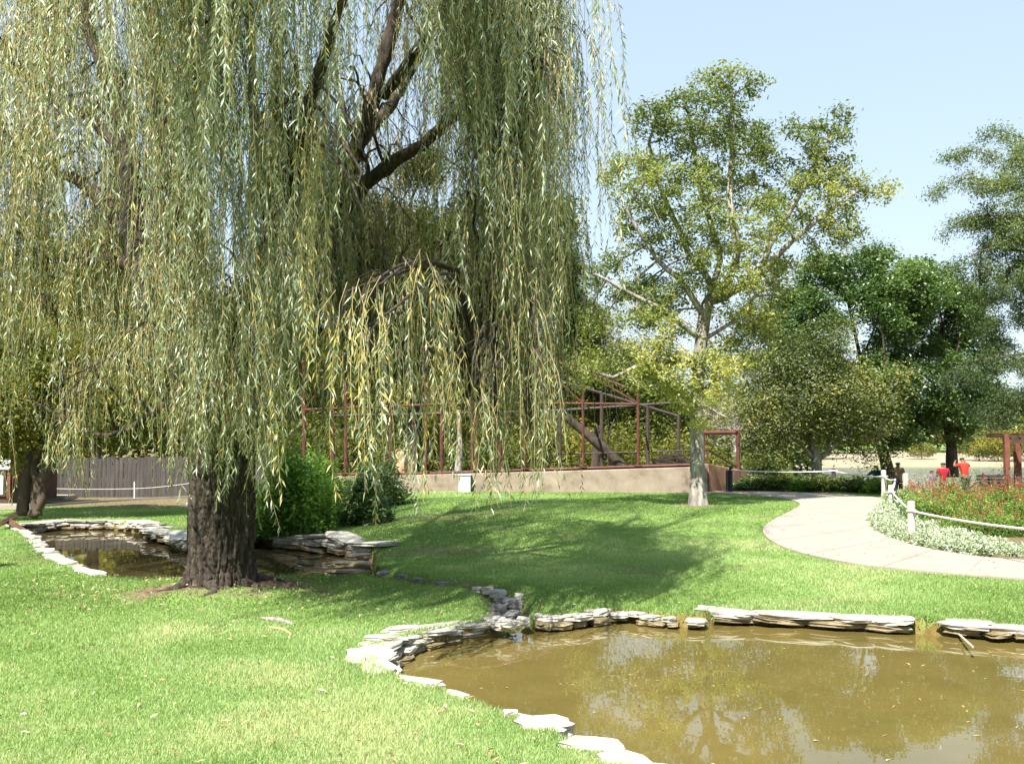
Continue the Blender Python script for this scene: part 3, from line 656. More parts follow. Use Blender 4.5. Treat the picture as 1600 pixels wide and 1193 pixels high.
def make_tree(name, label, base_px, trunk_px, lobes, natt, leaf_per, leaf, lmat, bmat, trunk_r, seg=.4, kill=.6, infl=4, spread=.35, thr=3,
              tintf=None, group=None, cat='tree', base=None, twig_parts=True, droop=.3, up=.5, Y=None, r_tip=.008, tip_only=False, crown_name='crown', limbs=(), limb_r=None):
    tr = np.array([P(*q) for q in trunk_px]) if trunk_px is not None else None
    b = base if base is not None else tr[0]
    root = thing(name, label, cat, b, group)
    tr = catmull(tr, max(len(tr) * 3, 6)); trr = np.interp(np.linspace(0, 1, len(tr)), np.linspace(0, 1, len(trunk_r)), trunk_r)
    att = blob_points(lobes, natt)
    nt_ = len(tr); par0 = [-1] + list(range(nt_ - 1)); allp = [p for p in tr]
    for lm in limbs:
        lp = np.array([P(*q) for q in lm]); lp = catmull(lp, max(4, int(np.linalg.norm(np.diff(lp, axis=0), axis=1).sum() / .4))); lp = lp + np.cumsum(rng.normal(size=lp.shape) * .03, 0)
        a0 = int(np.linalg.norm(np.array(allp) - lp[0], axis=1).argmin())
        for p in lp[1:]: allp.append(p); par0.append(a0); a0 = len(allp) - 1
    pos, par = colonize(allp, par0, att, seg, infl, kill)
    mb, rad, acc = branch_mesh(pos, par, trunk_r[-1], r_tip=r_tip, ntrunk=len(tr), trunk_r=trr, limb_r=limb_r)
    mb.build('trunk', bmat, root, smooth=True)
    tw = np.where(acc <= thr)[0]; tw = tw[tw >= len(tr)]
    if leaf_per <= 0: return root, pos
    per = max(1, int(leaf_per * 1000 / max(len(tw), 1))); print(name, 'nodes', len(pos), 'twigs', len(tw), 'per', per)
    c = np.repeat(pos[tw], per, 0)
    c = c + rng.normal(size=c.shape) * spread * np.array([1, 1, .75]); n = len(c)
    L = leaf[0] * (0.7 + .6 * rng.random(n)); W = leaf[1] * (0.7 + .6 * rng.random(n))
    v, q = leaves(c, L, W, up=up, droop=droop)
    cl = fbm(c[:, 0] * .45, c[:, 1] * .45, c[:, 2] * .45, 2, int(abs(b[0] * 10)) % 50)
    tint = np.clip(0.5 * rng.random(n) + 1.3 * (cl - .5) + .25, 0, 1)
    if tintf: tint = np.clip(tintf(tint, c), 0, 1)
    mk(crown_name, v, q, lmat, root, attrs={'tint': ('FACE', tint)})
    return root, pos

# ------------------------------------------------------------------ weeping willow
def willow():
    YW = 13.9
    root = thing('weeping_willow', 'huge weeping willow with thick furrowed trunk and long hanging strands beside the left pond', 'tree', (WILLOW[0], YW, 0))
    # trunk: finely displaced column with flared foot
    keys = np.array([(345, 930, .0, .60), (345, 905, 0, .475), (346, 870, 0, .425), (347, 800, 0, .415), (347, 740, 0, .42), (345, 680, 0, .42), (341, 630, 0, .40), (338, 590, 0, .34)], float)
    K, Mn = 230, 220
    cc = catmull(keys, K); ctr = np.array([P(a, b, YW + o) for a, b, o, _ in cc]); rad = cc[:, 3]
    th = np.linspace(0, 2 * math.pi, Mn, endpoint=False)
    T, Zc = np.meshgrid(th, ctr[:, 2]); Rr = rad[:, None] * np.ones_like(T)
    foot = np.exp(-(Zc - ctr[0, 2]) / 0.22)
    Rr = Rr * (1 + foot * (0.18 * np.maximum(0, np.cos(T * 5 + 1.2 + .6 * np.sin(T * 2))) ** 1.5)) + 0.05 * (vnoise(np.cos(T) * 1.5 + 5, np.sin(T) * 1.5, Zc * .8, 2) - .5)
    wob = Zc * 0.35 + fbm(np.cos(T) * 2, np.sin(T) * 2, Zc * 1.2, 2, 8) * 1.0
    f1 = np.abs(vnoise(np.cos(T + wob * .3) * 9.5 + 9, np.sin(T + wob * .3) * 9.5, Zc * 4.2, 3) - .5) * 2
    f2 = np.abs(vnoise(np.cos(T) * 22 + 3, np.sin(T) * 22, Zc * 12.0, 4) - .5) * 2
    f3 = vnoise(np.cos(T) * 40, np.sin(T) * 40, Zc * 30, 6) - .5
    Rr = Rr - 0.06 * (1 - np.minimum(f1 * 2.6, 1)) - 0.03 * (1 - np.minimum(f2 * 2, 1)) + .010 * f3 + .03
    # branch scar
    V = np.stack([ctr[:, 0:1] + Rr * np.cos(T), ctr[:, 1:2] + Rr * np.sin(T), Zc], -1).reshape(-1, 3)
    i = np.arange(K - 1)[:, None] * Mn; j = np.arange(Mn)[None]; k = (j + 1) % Mn
    q = np.stack([i + j, i + k, i + Mn + k, i + Mn + j], -1).reshape(-1, 4)
    mk('trunk', V, q, 'willow_bark', root, smooth=True)
    for a in (0.2, 1.0, 2.7, 3.6, 4.6, 5.5):   # surface roots
        b = MB(); L = .25 + .3 * rng.random(); t = np.linspace(0, 1, 8)
        x = WILLOW[0] + np.cos(a + .3 * np.sin(t * 3)) * (.38 + L * t); y = YW + np.sin(a + .3 * np.sin(t * 3)) * (.38 + L * t)
        b.tube(np.stack([x, y, H(x, y) + .06 * (1 - t) - .02], -1), .07 * (1 - t) ** .8 + .012, 8)
        b.build('root', 'willow_bark', root, smooth=True)
    limbs = [
        [(338, 650, 0, .30), (300, 580, 0, .25), (262, 510, .2, .22), (238, 455, .3, .19), (222, 380, .5, .17), (214, 290, .8, .15), (190, 180, 1.2, .12), (150, 60, 1.6, .09), (100, -120, 2, .06)],
        [(342, 640, 0, .30), (300, 520, .1, .24), (278, 420, 0, .22), (272, 320, -.2, .2), (268, 230, -.3, .18), (246, 110, -.4, .15), (236, -20, -.5, .12), (225, -260, -.5, .07)],
        [(348, 650, 0, .30), (400, 560, .1, .24), (450, 460, .2, .21), (495, 385, .2, .165), (540, 310, .2, .14), (578, 215, .2, .115), (610, 110, .1, .10), (640, -10, 0, .085), (690, -220, 0, .07)],
        [(500, 372, .2, .12), (555, 305, -.2, .10), (610, 262, -.6, .085), (655, 238, -.9, .07), (690, 205, -1.1, .08), (730, 183, -1.3, .06), (790, 190, -1.5, .04), (815, 260, -1.5, .02)],
        [(505, 350, .3, .10), (560, 230, .6, .085), (600, 170, .7, .075), (640, 90, .8, .085), (690, -30, .8, .06), (760, -160, .6, .04)],
        [(240, 440, .3, .13), (200, 360, 1.2, .11), (140, 292, 2, .1), (95, 272, 2.4, .085), (40, 250, 2.8, .06), (-40, 220, 3, .04)],
        [(218, 330, .6, .12), (190, 240, 1.4, .1), (140, 180, 2, .085), (88, 155, 2.4, .07), (20, 100, 2.6, .045)],
        [(328, 625, 0, .1), (270, 628, 1.2, .07), (225, 650, 1.8, .055), (190, 668, 2, .045), (155, 672, 2.1, .035), (110, 655, 2.3, .025), (60, 628, 2.4, .015)],
        [(345, 640, -.2, .16), (372, 520, -.9, .12), (420, 360, -1.9, .09), (470, 190, -2.8, .07), (530, 20, -3.6, .05), (590, -180, -4.2, .04)],
        [(300, 500, -.1, .16), (310, 330, -1.2, .085), (300, 160, -2.2, .06), (290, -60, -3, .07), (280, -240, -3.4, .05)],
        [(430, 520, .1, .09), (500, 520, -.5, .06), (570, 545, -.8, .045), (650, 572, -1, .033), (700, 600, -1.1, .025), (760, 630, -1.3, .015), (830, 655, -1.4, .009)],
        [(600, 150, .1, .08), (670, 40, -1, .06), (740, -80, -1.8, .07), (800, -180, -2.2, .05)],
        [(500, 385, .2, .08), (600, 420, 1.2, .06), (700, 400, 1.6, .04), (800, 430, 1.8, .02)],
        [(232, 420, .4, .1), (120, 400, 2.4, .08), (20, 420, 4, .05), (-80, 440, 5, .03)],
        [(420, 340, .1, .1), (400, 200, 1.5, .08), (390, 60, 2.4, .06), (370, -120, 3, .04)],
    ]
    lb = MB(); lpos = []; lrad = []
    for L in limbs:
        L = np.array(L, float); c = catmull(L, len(L) * 6)
        p = np.array([P(a, bb, YW + o) for a, bb, o, _ in c]); w_ = np.cumsum(rng.normal(size=p.shape) * .012, 0); p = p + w_ - w_[0]
        lb.tube(p, np.maximum(c[:, 3] * (1 + .06 * rng.normal(size=len(c))), .006), 12 if L[0, 3] > .12 else 8); lpos.append(p); lrad.append(c[:, 3])
    lb.build('limb', 'willow_bark', root, smooth=True)
    lpos = np.vstack(lpos)
    # clusters of hanging strands: (px range, depth range, top py range, clusters, strands, bottom py range, tint, spread m, leafL)
    regs = [
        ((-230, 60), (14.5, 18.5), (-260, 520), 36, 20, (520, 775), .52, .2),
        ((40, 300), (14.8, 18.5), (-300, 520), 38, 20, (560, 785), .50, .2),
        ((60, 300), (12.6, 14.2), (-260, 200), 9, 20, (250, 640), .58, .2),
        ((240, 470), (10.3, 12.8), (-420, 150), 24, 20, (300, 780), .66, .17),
        ((290, 430), (10.5, 12.2), (100, 380), 9, 16, (700, 805), .66, .16),
        ((-100, 560), (10.5, 15.5), (-650, -90), 26, 18, (60, 380), .62, .22),
        ((560, 760), (10.5, 15), (-650, -120), 14, 18, (40, 260), .55, .30),
        ((705, 828), (10.3, 13), (-560, -120), 40, 20, (200, 560), .80, .18),
        ((790, 850), (11, 12.5), (-500, -60), 10, 16, (350, 520), .6, .15),
        ((550, 612), (9.2, 9.8), (330, 520), 6, 13, (770, 838), 1.25, .09),
        ((545, 575), (9.3, 9.8), (130, 300), 3, 6, (560, 800), 1.25, .06),
        ((380, 560), (12.3, 16.2), (40, 420), 24, 18, (500, 790), .46, .22),
        ((440, 540), (11, 12.5), (-100, 250), 8, 14, (500, 800), .60, .15),
        ((620, 900), (11, 14.5), (180, 470), 20, 11, (560, 800), .34, .28),
        ((640, 880), (11, 14), (0, 260), 14, 10, (380, 600), .42, .25),
        ((740, 925), (10.2, 11.6), (400, 620), 8, 5, (740, 862), .55, .14),
        ((850, 885), (10.4, 11), (-60, 150), 3, 8, (540, 620), .72, .06),
        ((850, 890), (10.6, 11.2), (30, 170), 3, 4, (230, 290), .45, .10),
        ((300, 400), (12.2, 13.0), (500, 640), 7, 12, (760, 830), .55, .14),
        ((80, 250), (13.5, 15), (560, 680), 6, 6, (740, 800), .55, .16),
        ((640, 900), (13, 15.5), (330, 520), 12, 9, (600, 740), .25, .3),
        ((285, 420), (12.4, 13.1), (330, 600), 14, 14, (640, 800), .6, .14),
        ((560, 770), (13, 17), (-300, 60), 22, 16, (130, 360), .35, .25),
        ((268, 345), (12.2, 13.1), (430, 640), 11, 13, (690, 800), .6, .12),
        ((170, 310), (12.4, 13.6), (300, 560), 14, 14, (600, 745), .55, .18),
        ((480, 860), (13, 16), (200, 500), 34, 15, (600, 748), .25, .22),
        ((660, 850), (12.5, 14.5), (300, 500), 16, 14, (590, 760), .38, .2),
        ((640, 830), (12, 14), (430, 560), 10, 12, (650, 760), .3, .2),
        ((0, 880), (11, 19), (-900, -600), 110, 20, (-250, -40), .5, .4),  # unseen top strands, added to throw the willow shadow on the lawn
        ((-250, 420), (6.8, 9.5), (-1300, -800), 26, 20, (-480, -330), .5, .4),  # unseen overhead strands, added for shade on the near lawn
        ((300, 760), (8, 10.5), (-1000, -600), 36, 18, (-330, -160), .5, .4),  # out-of-view strands added to shade the grass before the pond
        ((150, 520), (8.8, 10.2), (-300, -50), 8, 14, (60, 330), .72, .2),
    ]
    tb = MB(); T = []; Ln = []; tint = []; odir = []; cdr = []
    for (px, dy, tp, nc, ns, bp, tn, sp) in regs:
        for _ in range(nc):
            for _t in range(5):
                Y = rng.uniform(*dy); x0 = rng.uniform(*px); t0 = rng.uniform(*tp)
                top = P(x0, t0, Y)
                if vnoise(top[0] * 1.1, top[1] * .5, top[2] * .35, 77) > .5: break
            dd = np.linalg.norm((lpos - top) * np.array([1, 1, .7]), axis=1) + np.maximum(0, lpos[:, 2] - top[2]) * 1.5
            a = lpos[dd.argmin()]; span = np.linalg.norm(top - a)
            mid = (a + top) / 2 + np.array([0, 0, .25 * span + .15]); out = top - a; out[2] = 0; out = out / (np.linalg.norm(out) + 1e-6)
            end = top + out * .25 + np.array([0, 0, -.35])
            c = catmull([a, mid * .6 + a * .4, mid, top, end], 14); c[1:-1] += rng.normal(size=(12, 3)) * .02
            tb.tube(c, np.linspace(.012 + .010 * min(span, 3), .004, 14), 5, cap=False)
            ct = tn + rng.normal() * .13; cd = rng.normal(size=2) * .045
            bot = P(x0, rng.uniform(*bp), Y)[2]
            for s in range(ns):
                if s % 6 == 0:      # a tress of strands that hang together
                    u = rng.random(); q0 = c[int(5 + u * 8)] + rng.normal(size=3) * sp * np.array([1.2, 1.2, .3]) * (.4 + .6 * u)
                    L0 = (q0[2] - bot) * (0.12 + .88 * rng.random()) if s > 1 else (q0[2] - bot) * rng.uniform(.95, 1.05)
                    td = rng.normal(size=2) * .035; tt_ = rng.normal() * .15; wsp = rng.uniform(.02, .06)  # tint spread paints some tresses dark, imitating shadowed interior strands
                q = q0 + rng.normal(size=3) * wsp * np.array([1, 1, 2]); L = L0 * rng.uniform(.62, 1.05)
                L = max(.5, L); T.append(q); Ln.append(L); tint.append(ct + tt_ + rng.normal() * .05); cdr.append(cd + td); odir.append(out[:2] * .6 + rng.normal(size=2) * .5)
                if s % 3 == 0: tb.tube(np.array([c[int(4 + u * 7)], (c[int(4 + u * 7)] + q) / 2 + [0, 0, .04], q]), [.006, .005, .004], 3, cap=False)
    tb.build('branch', 'willow_bark', root, smooth=True)
    T = np.array(T); Ln = np.array(Ln); tint = np.array(tint); od = np.array(odir); N = len(T)
    ph = rng.random((N, 4)) * 6.28; amp = .05 + .05 * rng.random(N)
    drift = rng.normal(size=(N, 2)) * .03 + np.array([.02, 0]) + np.array(cdr)
    crv = np.repeat(rng.normal(size=N // 6 + 1) * .009, 6)[:N]
    def strand(i, s):
        a = .22 * (1 - np.exp(-s / .3))
        x = T[i, 0] + od[i, 0] * a + amp[i] * np.sin(s * 1.3 + ph[i, 0]) + .02 * np.sin(s * 4.1 + ph[i, 1]) + drift[i, 0] * s + crv[i] * s * s
        y = T[i, 1] + od[i, 1] * a + amp[i] * np.sin(s * 1.1 + ph[i, 2]) + .02 * np.sin(s * 3.7 + ph[i, 3]) + drift[i, 1] * s
        z = T[i, 2] - s + .14 * (1 - np.exp(-s / .25))
        return np.stack([x, y, z], -1)
    # stems: three-sided threads
    seg = .28; cnt = np.maximum((Ln / seg).astype(int) + 1, 2)
    I = np.repeat(np.arange(N), cnt); st = np.concatenate([[0], np.cumsum(cnt)[:-1]]); kk = np.arange(len(I)) - np.repeat(st, cnt)
    s = Ln[I] * kk / (cnt[I] - 1); p = strand(I, s); rr = .0048 * (1 - .6 * s / Ln[I])
    a = np.arange(3) * 2.094
    ring = p[:, None] + rr[:, None, None] * np.stack([np.cos(a), np.sin(a), a * 0], -1)[None]
    ok = np.where(kk < cnt[I] - 1)[0] * 3
    q = np.concatenate([np.stack([ok + u, ok + (u + 1) % 3, ok + 3 + (u + 1) % 3, ok + 3 + u], -1) for u in range(3)])
    mk('stem', ring.reshape(-1, 3), q, 'willow_stem', root, smooth=True)
    # leaves
    sp = .036 + .006 * rng.random(N); cnt = np.maximum((Ln / sp).astype(int), 4)
    I = np.repeat(np.arange(N), cnt); st = np.concatenate([[0], np.cumsum(cnt)[:-1]]); kk = np.arange(len(I)) - np.repeat(st, cnt)
    s = np.clip((kk + rng.random(len(I)) * .9) * sp[I] + .05, 0, Ln[I])
    keep = rng.random(len(I)) < (.45 + .55 * ss(.05, .35, s / Ln[I])); keep &= ~((np.sin(I * 12.9898) * 43758.5 % 1 < .12) & (s / Ln[I] < .75))
    I, s, kk = I[keep], s[keep], kk[keep]; n = len(I)
    b0 = strand(I, s); az = rng.random(n) * 6.283; el = R(18) + R(32) * rng.random(n)
    d = np.stack([np.cos(az) * np.sin(el), np.sin(az) * np.sin(el), -np.cos(el)], -1)
    L = (.05 + .05 * rng.random(n) + .02 * (tint[I] > .6)); W = L * (.13 + .05 * rng.random(n))
    sd = rng.normal(size=(n, 3)); sd -= d * np.sum(sd * d, 1)[:, None]; sd /= np.linalg.norm(sd, axis=1)[:, None]
    nn = np.cross(d, sd)
    v = np.stack([b0, b0 + d * L[:, None] * .45 + sd * W[:, None] * .5, b0 + d * L[:, None] + np.array([0, 0, -.012]), b0 + d * L[:, None] * .45 - sd * W[:, None] * .5 + nn * W[:, None] * .2], 1).reshape(-1, 3)
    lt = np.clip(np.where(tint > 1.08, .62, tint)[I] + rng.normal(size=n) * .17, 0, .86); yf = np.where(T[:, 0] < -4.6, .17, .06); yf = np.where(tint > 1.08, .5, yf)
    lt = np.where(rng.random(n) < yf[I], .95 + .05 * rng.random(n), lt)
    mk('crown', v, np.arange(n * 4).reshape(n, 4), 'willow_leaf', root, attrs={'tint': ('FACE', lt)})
    print('willow strands', N, 'leaves', n)
willow()

# ------------------------------------------------------------------ other trees
def ytop(th, amt):      # a few yellowing clusters
    return lambda t, c: t + amt * (ss(th, th + .12, fbm(c[:, 0] * .55 + 7, c[:, 1] * .55, c[:, 2] * .55, 2, 17)))
Y2 = float(T2[1])
WL_ = [[(1106, 472, Y2), (1138, 440, Y2 - .2), (1150, 390, Y2 - .3), (1140, 330, Y2 - .2), (1150, 240, Y2), (1145, 160, Y2)],
       [(1106, 475, Y2), (1150, 452, Y2 + .2), (1185, 430, Y2 + .3), (1200, 385, Y2 + .3), (1225, 335, Y2 + .2), (1260, 270, Y2), (1295, 215, Y2)],
       [(1108, 480, Y2), (1098, 430, Y2 + .3), (1072, 400, Y2 + .4), (1052, 350, Y2 + .4), (1020, 280, Y2 + .3), (1010, 220, Y2 + .2)],
       [(1098, 500, Y2), (1060, 440, Y2 - .4), (1020, 400, Y2 - .5), (975, 330, Y2 - .5)],
       [(1185, 432, Y2 + .3), (1240, 380, Y2 - .3), (1290, 340, Y2 - .4), (1350, 300, Y2 - .4)],
       [(1110, 470, Y2), (1125, 400, Y2 + .8), (1100, 320, Y2 + 1), (1085, 220, Y2 + .9), (1075, 170, Y2 + .8)],
       [(1094, 540, Y2), (1050, 500, Y2 - .6), (990, 470, Y2 - .8), (940, 440, Y2 - .8)],
       [(1092, 570, Y2), (1050, 560, Y2 - 1), (1000, 570, Y2 - 1.2), (950, 590, Y2 - 1.2)],
       [(1096, 530, Y2), (1150, 500, Y2 - .4), (1180, 460, Y2 - .6), (1230, 462, Y2 - .6)],
       [(1090, 620, Y2), (1115, 590, Y2 - .5), (1150, 570, Y2 - .6)]]
make_tree('walnut_tree', 'tall open tree with pale mottled trunk and yellow-green leaves standing before the tan wall', T2,
    [(1091, 795, Y2), (1090, 760, Y2), (1089, 700, Y2), (1089, 640, Y2), (1092, 570, Y2), (1100, 500, Y2), (1106, 470, Y2)],
    [(1085, 190, 85, 50, Y2, 1.4), (1130, 130, 50, 32, Y2, .9), (1190, 145, 24, 22, Y2, .4), (1010, 190, 36, 30, Y2 + .3, .9), (975, 265, 42, 45, Y2, 1), (1050, 290, 70, 60, Y2 - .8, 1.3),
     (1130, 250, 85, 70, Y2 + .5, 1.6), (1235, 235, 55, 50, Y2, 1), (1300, 190, 30, 34, Y2, .7), (1290, 250, 45, 45, Y2, .9), (1270, 310, 80, 45, Y2, 1.3), (1355, 295, 50, 26, Y2, .7),
     (1150, 350, 110, 50, Y2 - .5, 1.7), (1010, 350, 45, 50, Y2, 1.1), (960, 430, 55, 40, Y2 + .5, 1.2), (1010, 520, 70, 40, Y2 - .6, 1.2), (1030, 460, 50, 40, Y2, 1.2), (930, 490, 40, 40, Y2, 1), (1180, 540, 40, 40, Y2, 1), (1180, 480, 50, 30, Y2 - .4, 1), (1080, 590, 75, 50, Y2 - 1.0, 1.1), (1010, 590, 55, 35, Y2 - 1, 1.0), (1140, 570, 45, 50, Y2, 1), (1000, 470, 60, 40, Y2 + 1, 1.2), (1190, 430, 60, 30, Y2, 1), (1130, 420, 60, 40, Y2 - .8, 1.2), (1060, 420, 45, 40, Y2, 1), (1250, 390, 50, 35, Y2, 1), (1310, 360, 45, 30, Y2, 1), (1140, 500, 40, 30, Y2 - .5, .8), (930, 580, 45, 45, Y2, 1), (1090, 655, 18, 24, Y2 - .9, .4)],
    2600, 52, (.125, .055), 'leaf_walnut', 'bark_grey', [.32, .22, .19, .185, .18, .18, .16], seg=.18, kill=.24, infl=1.6, spread=.15, thr=3, limb_r=.125, tintf=ytop(.64, .10), droop=.5, r_tip=.006, base=T2, limbs=WL_)
def dark(name, lab, tp, lobes, natt, per, lm='leaf_dark', leaf=(.15, .085), r=(.28, .22, .2), bm='bark_dark', **k):
    kw = dict(seg=.45, kill=.65, spread=.26, thr=3, up=.7); kw.update(k)
    return make_tree(name, lab, None, tp, lobes, natt, per, leaf, lm, bm, list(r), **kw)
dark('shade_tree', 'dense dark green round tree with leaning dark trunk at the lakeside, left of its twin', [(1390, 752, 41), (1385, 725, 41), (1378, 700, 41), (1372, 670, 41)],
    [(1330, 500, 85, 95, 41, 2.6), (1260, 470, 45, 60, 41.5, 1.6), (1400, 460, 75, 62, 41, 2), (1340, 415, 60, 36, 41.5, 1.4), (1285, 420, 40, 30, 41, 1.2), (1235, 500, 35, 50, 41, 1.4), (1350, 600, 90, 55, 40.5, 2.2), (1310, 660, 60, 35, 41, 1.5), (1395, 670, 50, 30, 40.5, 1.2), (1240, 560, 40, 60, 41, 1.5)], 1500, 62)
dark('shade_tree', 'dense dark green round tree with straight trunk behind the people in red', [(1488, 745, 43.5), (1487, 715, 43.5), (1486, 690, 43.5), (1480, 660, 43.5)],
    [(1450, 480, 80, 75, 43.5, 2.3), (1510, 510, 50, 70, 43.5, 1.8), (1440, 590, 85, 65, 42.8, 2.2), (1500, 610, 60, 50, 43, 1.6), (1470, 655, 60, 38, 42.5, 1.5), (1420, 650, 45, 40, 42.5, 1.2), (1540, 560, 30, 40, 43, 1)], 1400, 58, leaf=(.16, .09))
dark('dry_tree', 'low spreading brownish tree forking near the ground behind the green hedge', [(1278, 758, 38.3), (1276, 735, 38.3), (1276, 715, 38.3)],
    [(1270, 610, 100, 85, 38.5, 2.5), (1210, 640, 60, 60, 38, 1.5), (1330, 640, 65, 65, 38.5, 1.6), (1300, 540, 55, 50, 38.5, 1.4), (1200, 560, 45, 50, 38.5, 1.3), (1370, 700, 30, 22, 38, .8), (1190, 690, 40, 30, 38, 1), (1160, 600, 30, 60, 39, 1), (1180, 500, 35, 45, 39, 1.2), (1380, 600, 40, 45, 39, 1)],
    1500, 46, 'leaf_olive', (.12, .06), (.24, .2, .19), 'bark_grey', seg=.35, kill=.5, tintf=ytop(.66, .25), spread=.33, limbs=[[(1276, 722, 38.3), (1240, 680, 38.2), (1190, 650, 38)], [(1276, 720, 38.3), (1320, 680, 38.5), (1370, 650, 38.6)], [(1276, 715, 38.3), (1270, 640, 38.6), (1290, 560, 38.6)], [(1276, 715, 38.3), (1245, 640, 38.6), (1215, 560, 38.6)]])
EL_ = [[(1800, 330, 27), (1700, 270, 27), (1620, 225, 27), (1570, 208, 27), (1545, 222, 27)], [(1760, 330, 27), (1650, 290, 27), (1560, 255, 27), (1500, 240, 27), (1470, 250, 27)],
       [(1740, 340, 27), (1620, 310, 27), (1530, 285, 27), (1475, 300, 27), (1455, 315, 27)], [(1740, 360, 27), (1620, 350, 27), (1540, 335, 27), (1490, 345, 27), (1462, 368, 27)],
       [(1740, 400, 27), (1640, 400, 27), (1570, 390, 27), (1520, 400, 27), (1490, 425, 27)], [(1800, 480, 27), (1680, 540, 27), (1590, 550, 27), (1520, 560, 27), (1470, 600, 27)], [(1800, 500, 27), (1680, 600, 27), (1600, 630, 27), (1540, 640, 27)]]
dark('elm_tree', 'feathery elm reaching in from the right edge with drooping sprays', [(1900, 900, 27), (1880, 600, 27), (1850, 420, 27), (1800, 330, 27)],
    [(1610, 330, 85, 80, 27, 1.8), (1590, 430, 60, 55, 27, 1.4), (1590, 260, 45, 35, 27, 1.2), (1560, 345, 45, 45, 27, 1.1), (1540, 285, 40, 28, 27, .7), (1600, 240, 50, 28, 27, .9), (1650, 420, 80, 60, 27, 1.5), (1570, 400, 50, 45, 27, 1), (1560, 500, 40, 60, 27.5, 1), (1700, 250, 90, 60, 27, 1.5), (1600, 590, 60, 40, 27, 1), (1520, 590, 50, 22, 27, .7), (1500, 250, 32, 9, 27, .3), (1495, 350, 32, 7, 27, .3), (1485, 300, 25, 6, 27, .3), (1680, 560, 60, 60, 27, 1.2), (1560, 640, 55, 30, 27, .8), (1620, 650, 60, 40, 27, 1), (1575, 560, 70, 18, 27, .7)],
    2300, 105, 'leaf_elm', (.08, .032), (.3, .24, .2, .17), 'bark_dark', limbs=EL_, seg=.2, kill=.3, spread=.15, droop=.6, up=.3, infl=6)
dark('cottonwood', 'big dark green tree rising behind the rusty aviary, left one', [(640, 745, 50), (650, 640, 50), (660, 560, 50)],
    [(640, 440, 95, 95, 50, 3.2), (600, 350, 60, 60, 50, 2.2), (690, 330, 75, 60, 50, 2.4), (600, 540, 90, 60, 50, 2.8), (700, 520, 80, 70, 50, 2.5), (540, 480, 50, 80, 50, 2), (650, 265, 45, 35, 50, 1.5)], 1400, 62, 'leaf_mid', (.2, .12), (.4, .34, .28), seg=.6, kill=.9, spread=.38)
dark('cottonwood', 'big mid green tree rising behind the rusty aviary, right one', [(830, 745, 54), (830, 640, 54), (825, 560, 54)],
    [(820, 420, 90, 90, 54, 3), (760, 450, 60, 90, 54, 2.2), (880, 470, 60, 70, 54, 2.4), (850, 350, 60, 50, 54, 2), (780, 560, 80, 50, 54, 2.4), (880, 570, 60, 50, 54, 2.2)], 1300, 56, 'leaf_mid', (.2, .12), (.4, .34, .28), seg=.6, kill=.9, spread=.38)
dark('bare_tree', 'pale grey nearly leafless tree between the mottled trunk and the brown tree', [(1150, 745, 58), (1150, 700, 58), (1150, 640, 58)],
    [(1150, 620, 60, 75, 58, 2.2), (1120, 650, 40, 60, 58, 2), (1180, 540, 60, 60, 58, 2), (1230, 450, 60, 50, 58, 2), (1350, 400, 50, 30, 58, 1.5), (1000, 520, 70, 90, 58, 2.4), (1090, 540, 60, 80, 58, 2)], 2600, 26, 'leaf_dry', (.11, .05), (.3, .26, .22), 'twig_pale', seg=.5, kill=.6, spread=.4, r_tip=.014)
dark('maple_tree', 'small tree with three rough trunks on the lawn left of the left pond', [(35, 805, 26.5), (38, 770, 26.5), (48, 720, 26.5), (60, 690, 26.5)],
    [(60, 620, 110, 70, 27, 2), (-20, 560, 90, 90, 27, 2), (140, 600, 80, 70, 27.5, 1.6), (110, 685, 90, 30, 27, 1.4), (210, 660, 70, 40, 27.5, 1.4), (0, 680, 60, 30, 26.5, 1), (60, 520, 100, 80, 28, 2), (-30, 650, 60, 60, 26, 1.2)], 1300, 48, 'leaf_yellow', (.12, .06), (.17, .14, .12, .1), 'bark_dark', seg=.35, kill=.5, spread=.22)
for n_, (a, b_, c_) in enumerate([(60, 45, 68), (50, 62, 78)]):
    mb = MB(); pts = [P(50 + 8 * n_, 806, 26.4), P(a + 6, 775, 26.4), P(b_ + 8, 730, 26.4), P(c_ + 20 * n_, 690, 26.4)]
    mb.tube(catmull(pts, 14), np.linspace(.14, .08, 14), 10)
    tree = bpy.data.objects.get('maple_tree'); mb.build('trunk', 'bark_dark', tree, smooth=True)
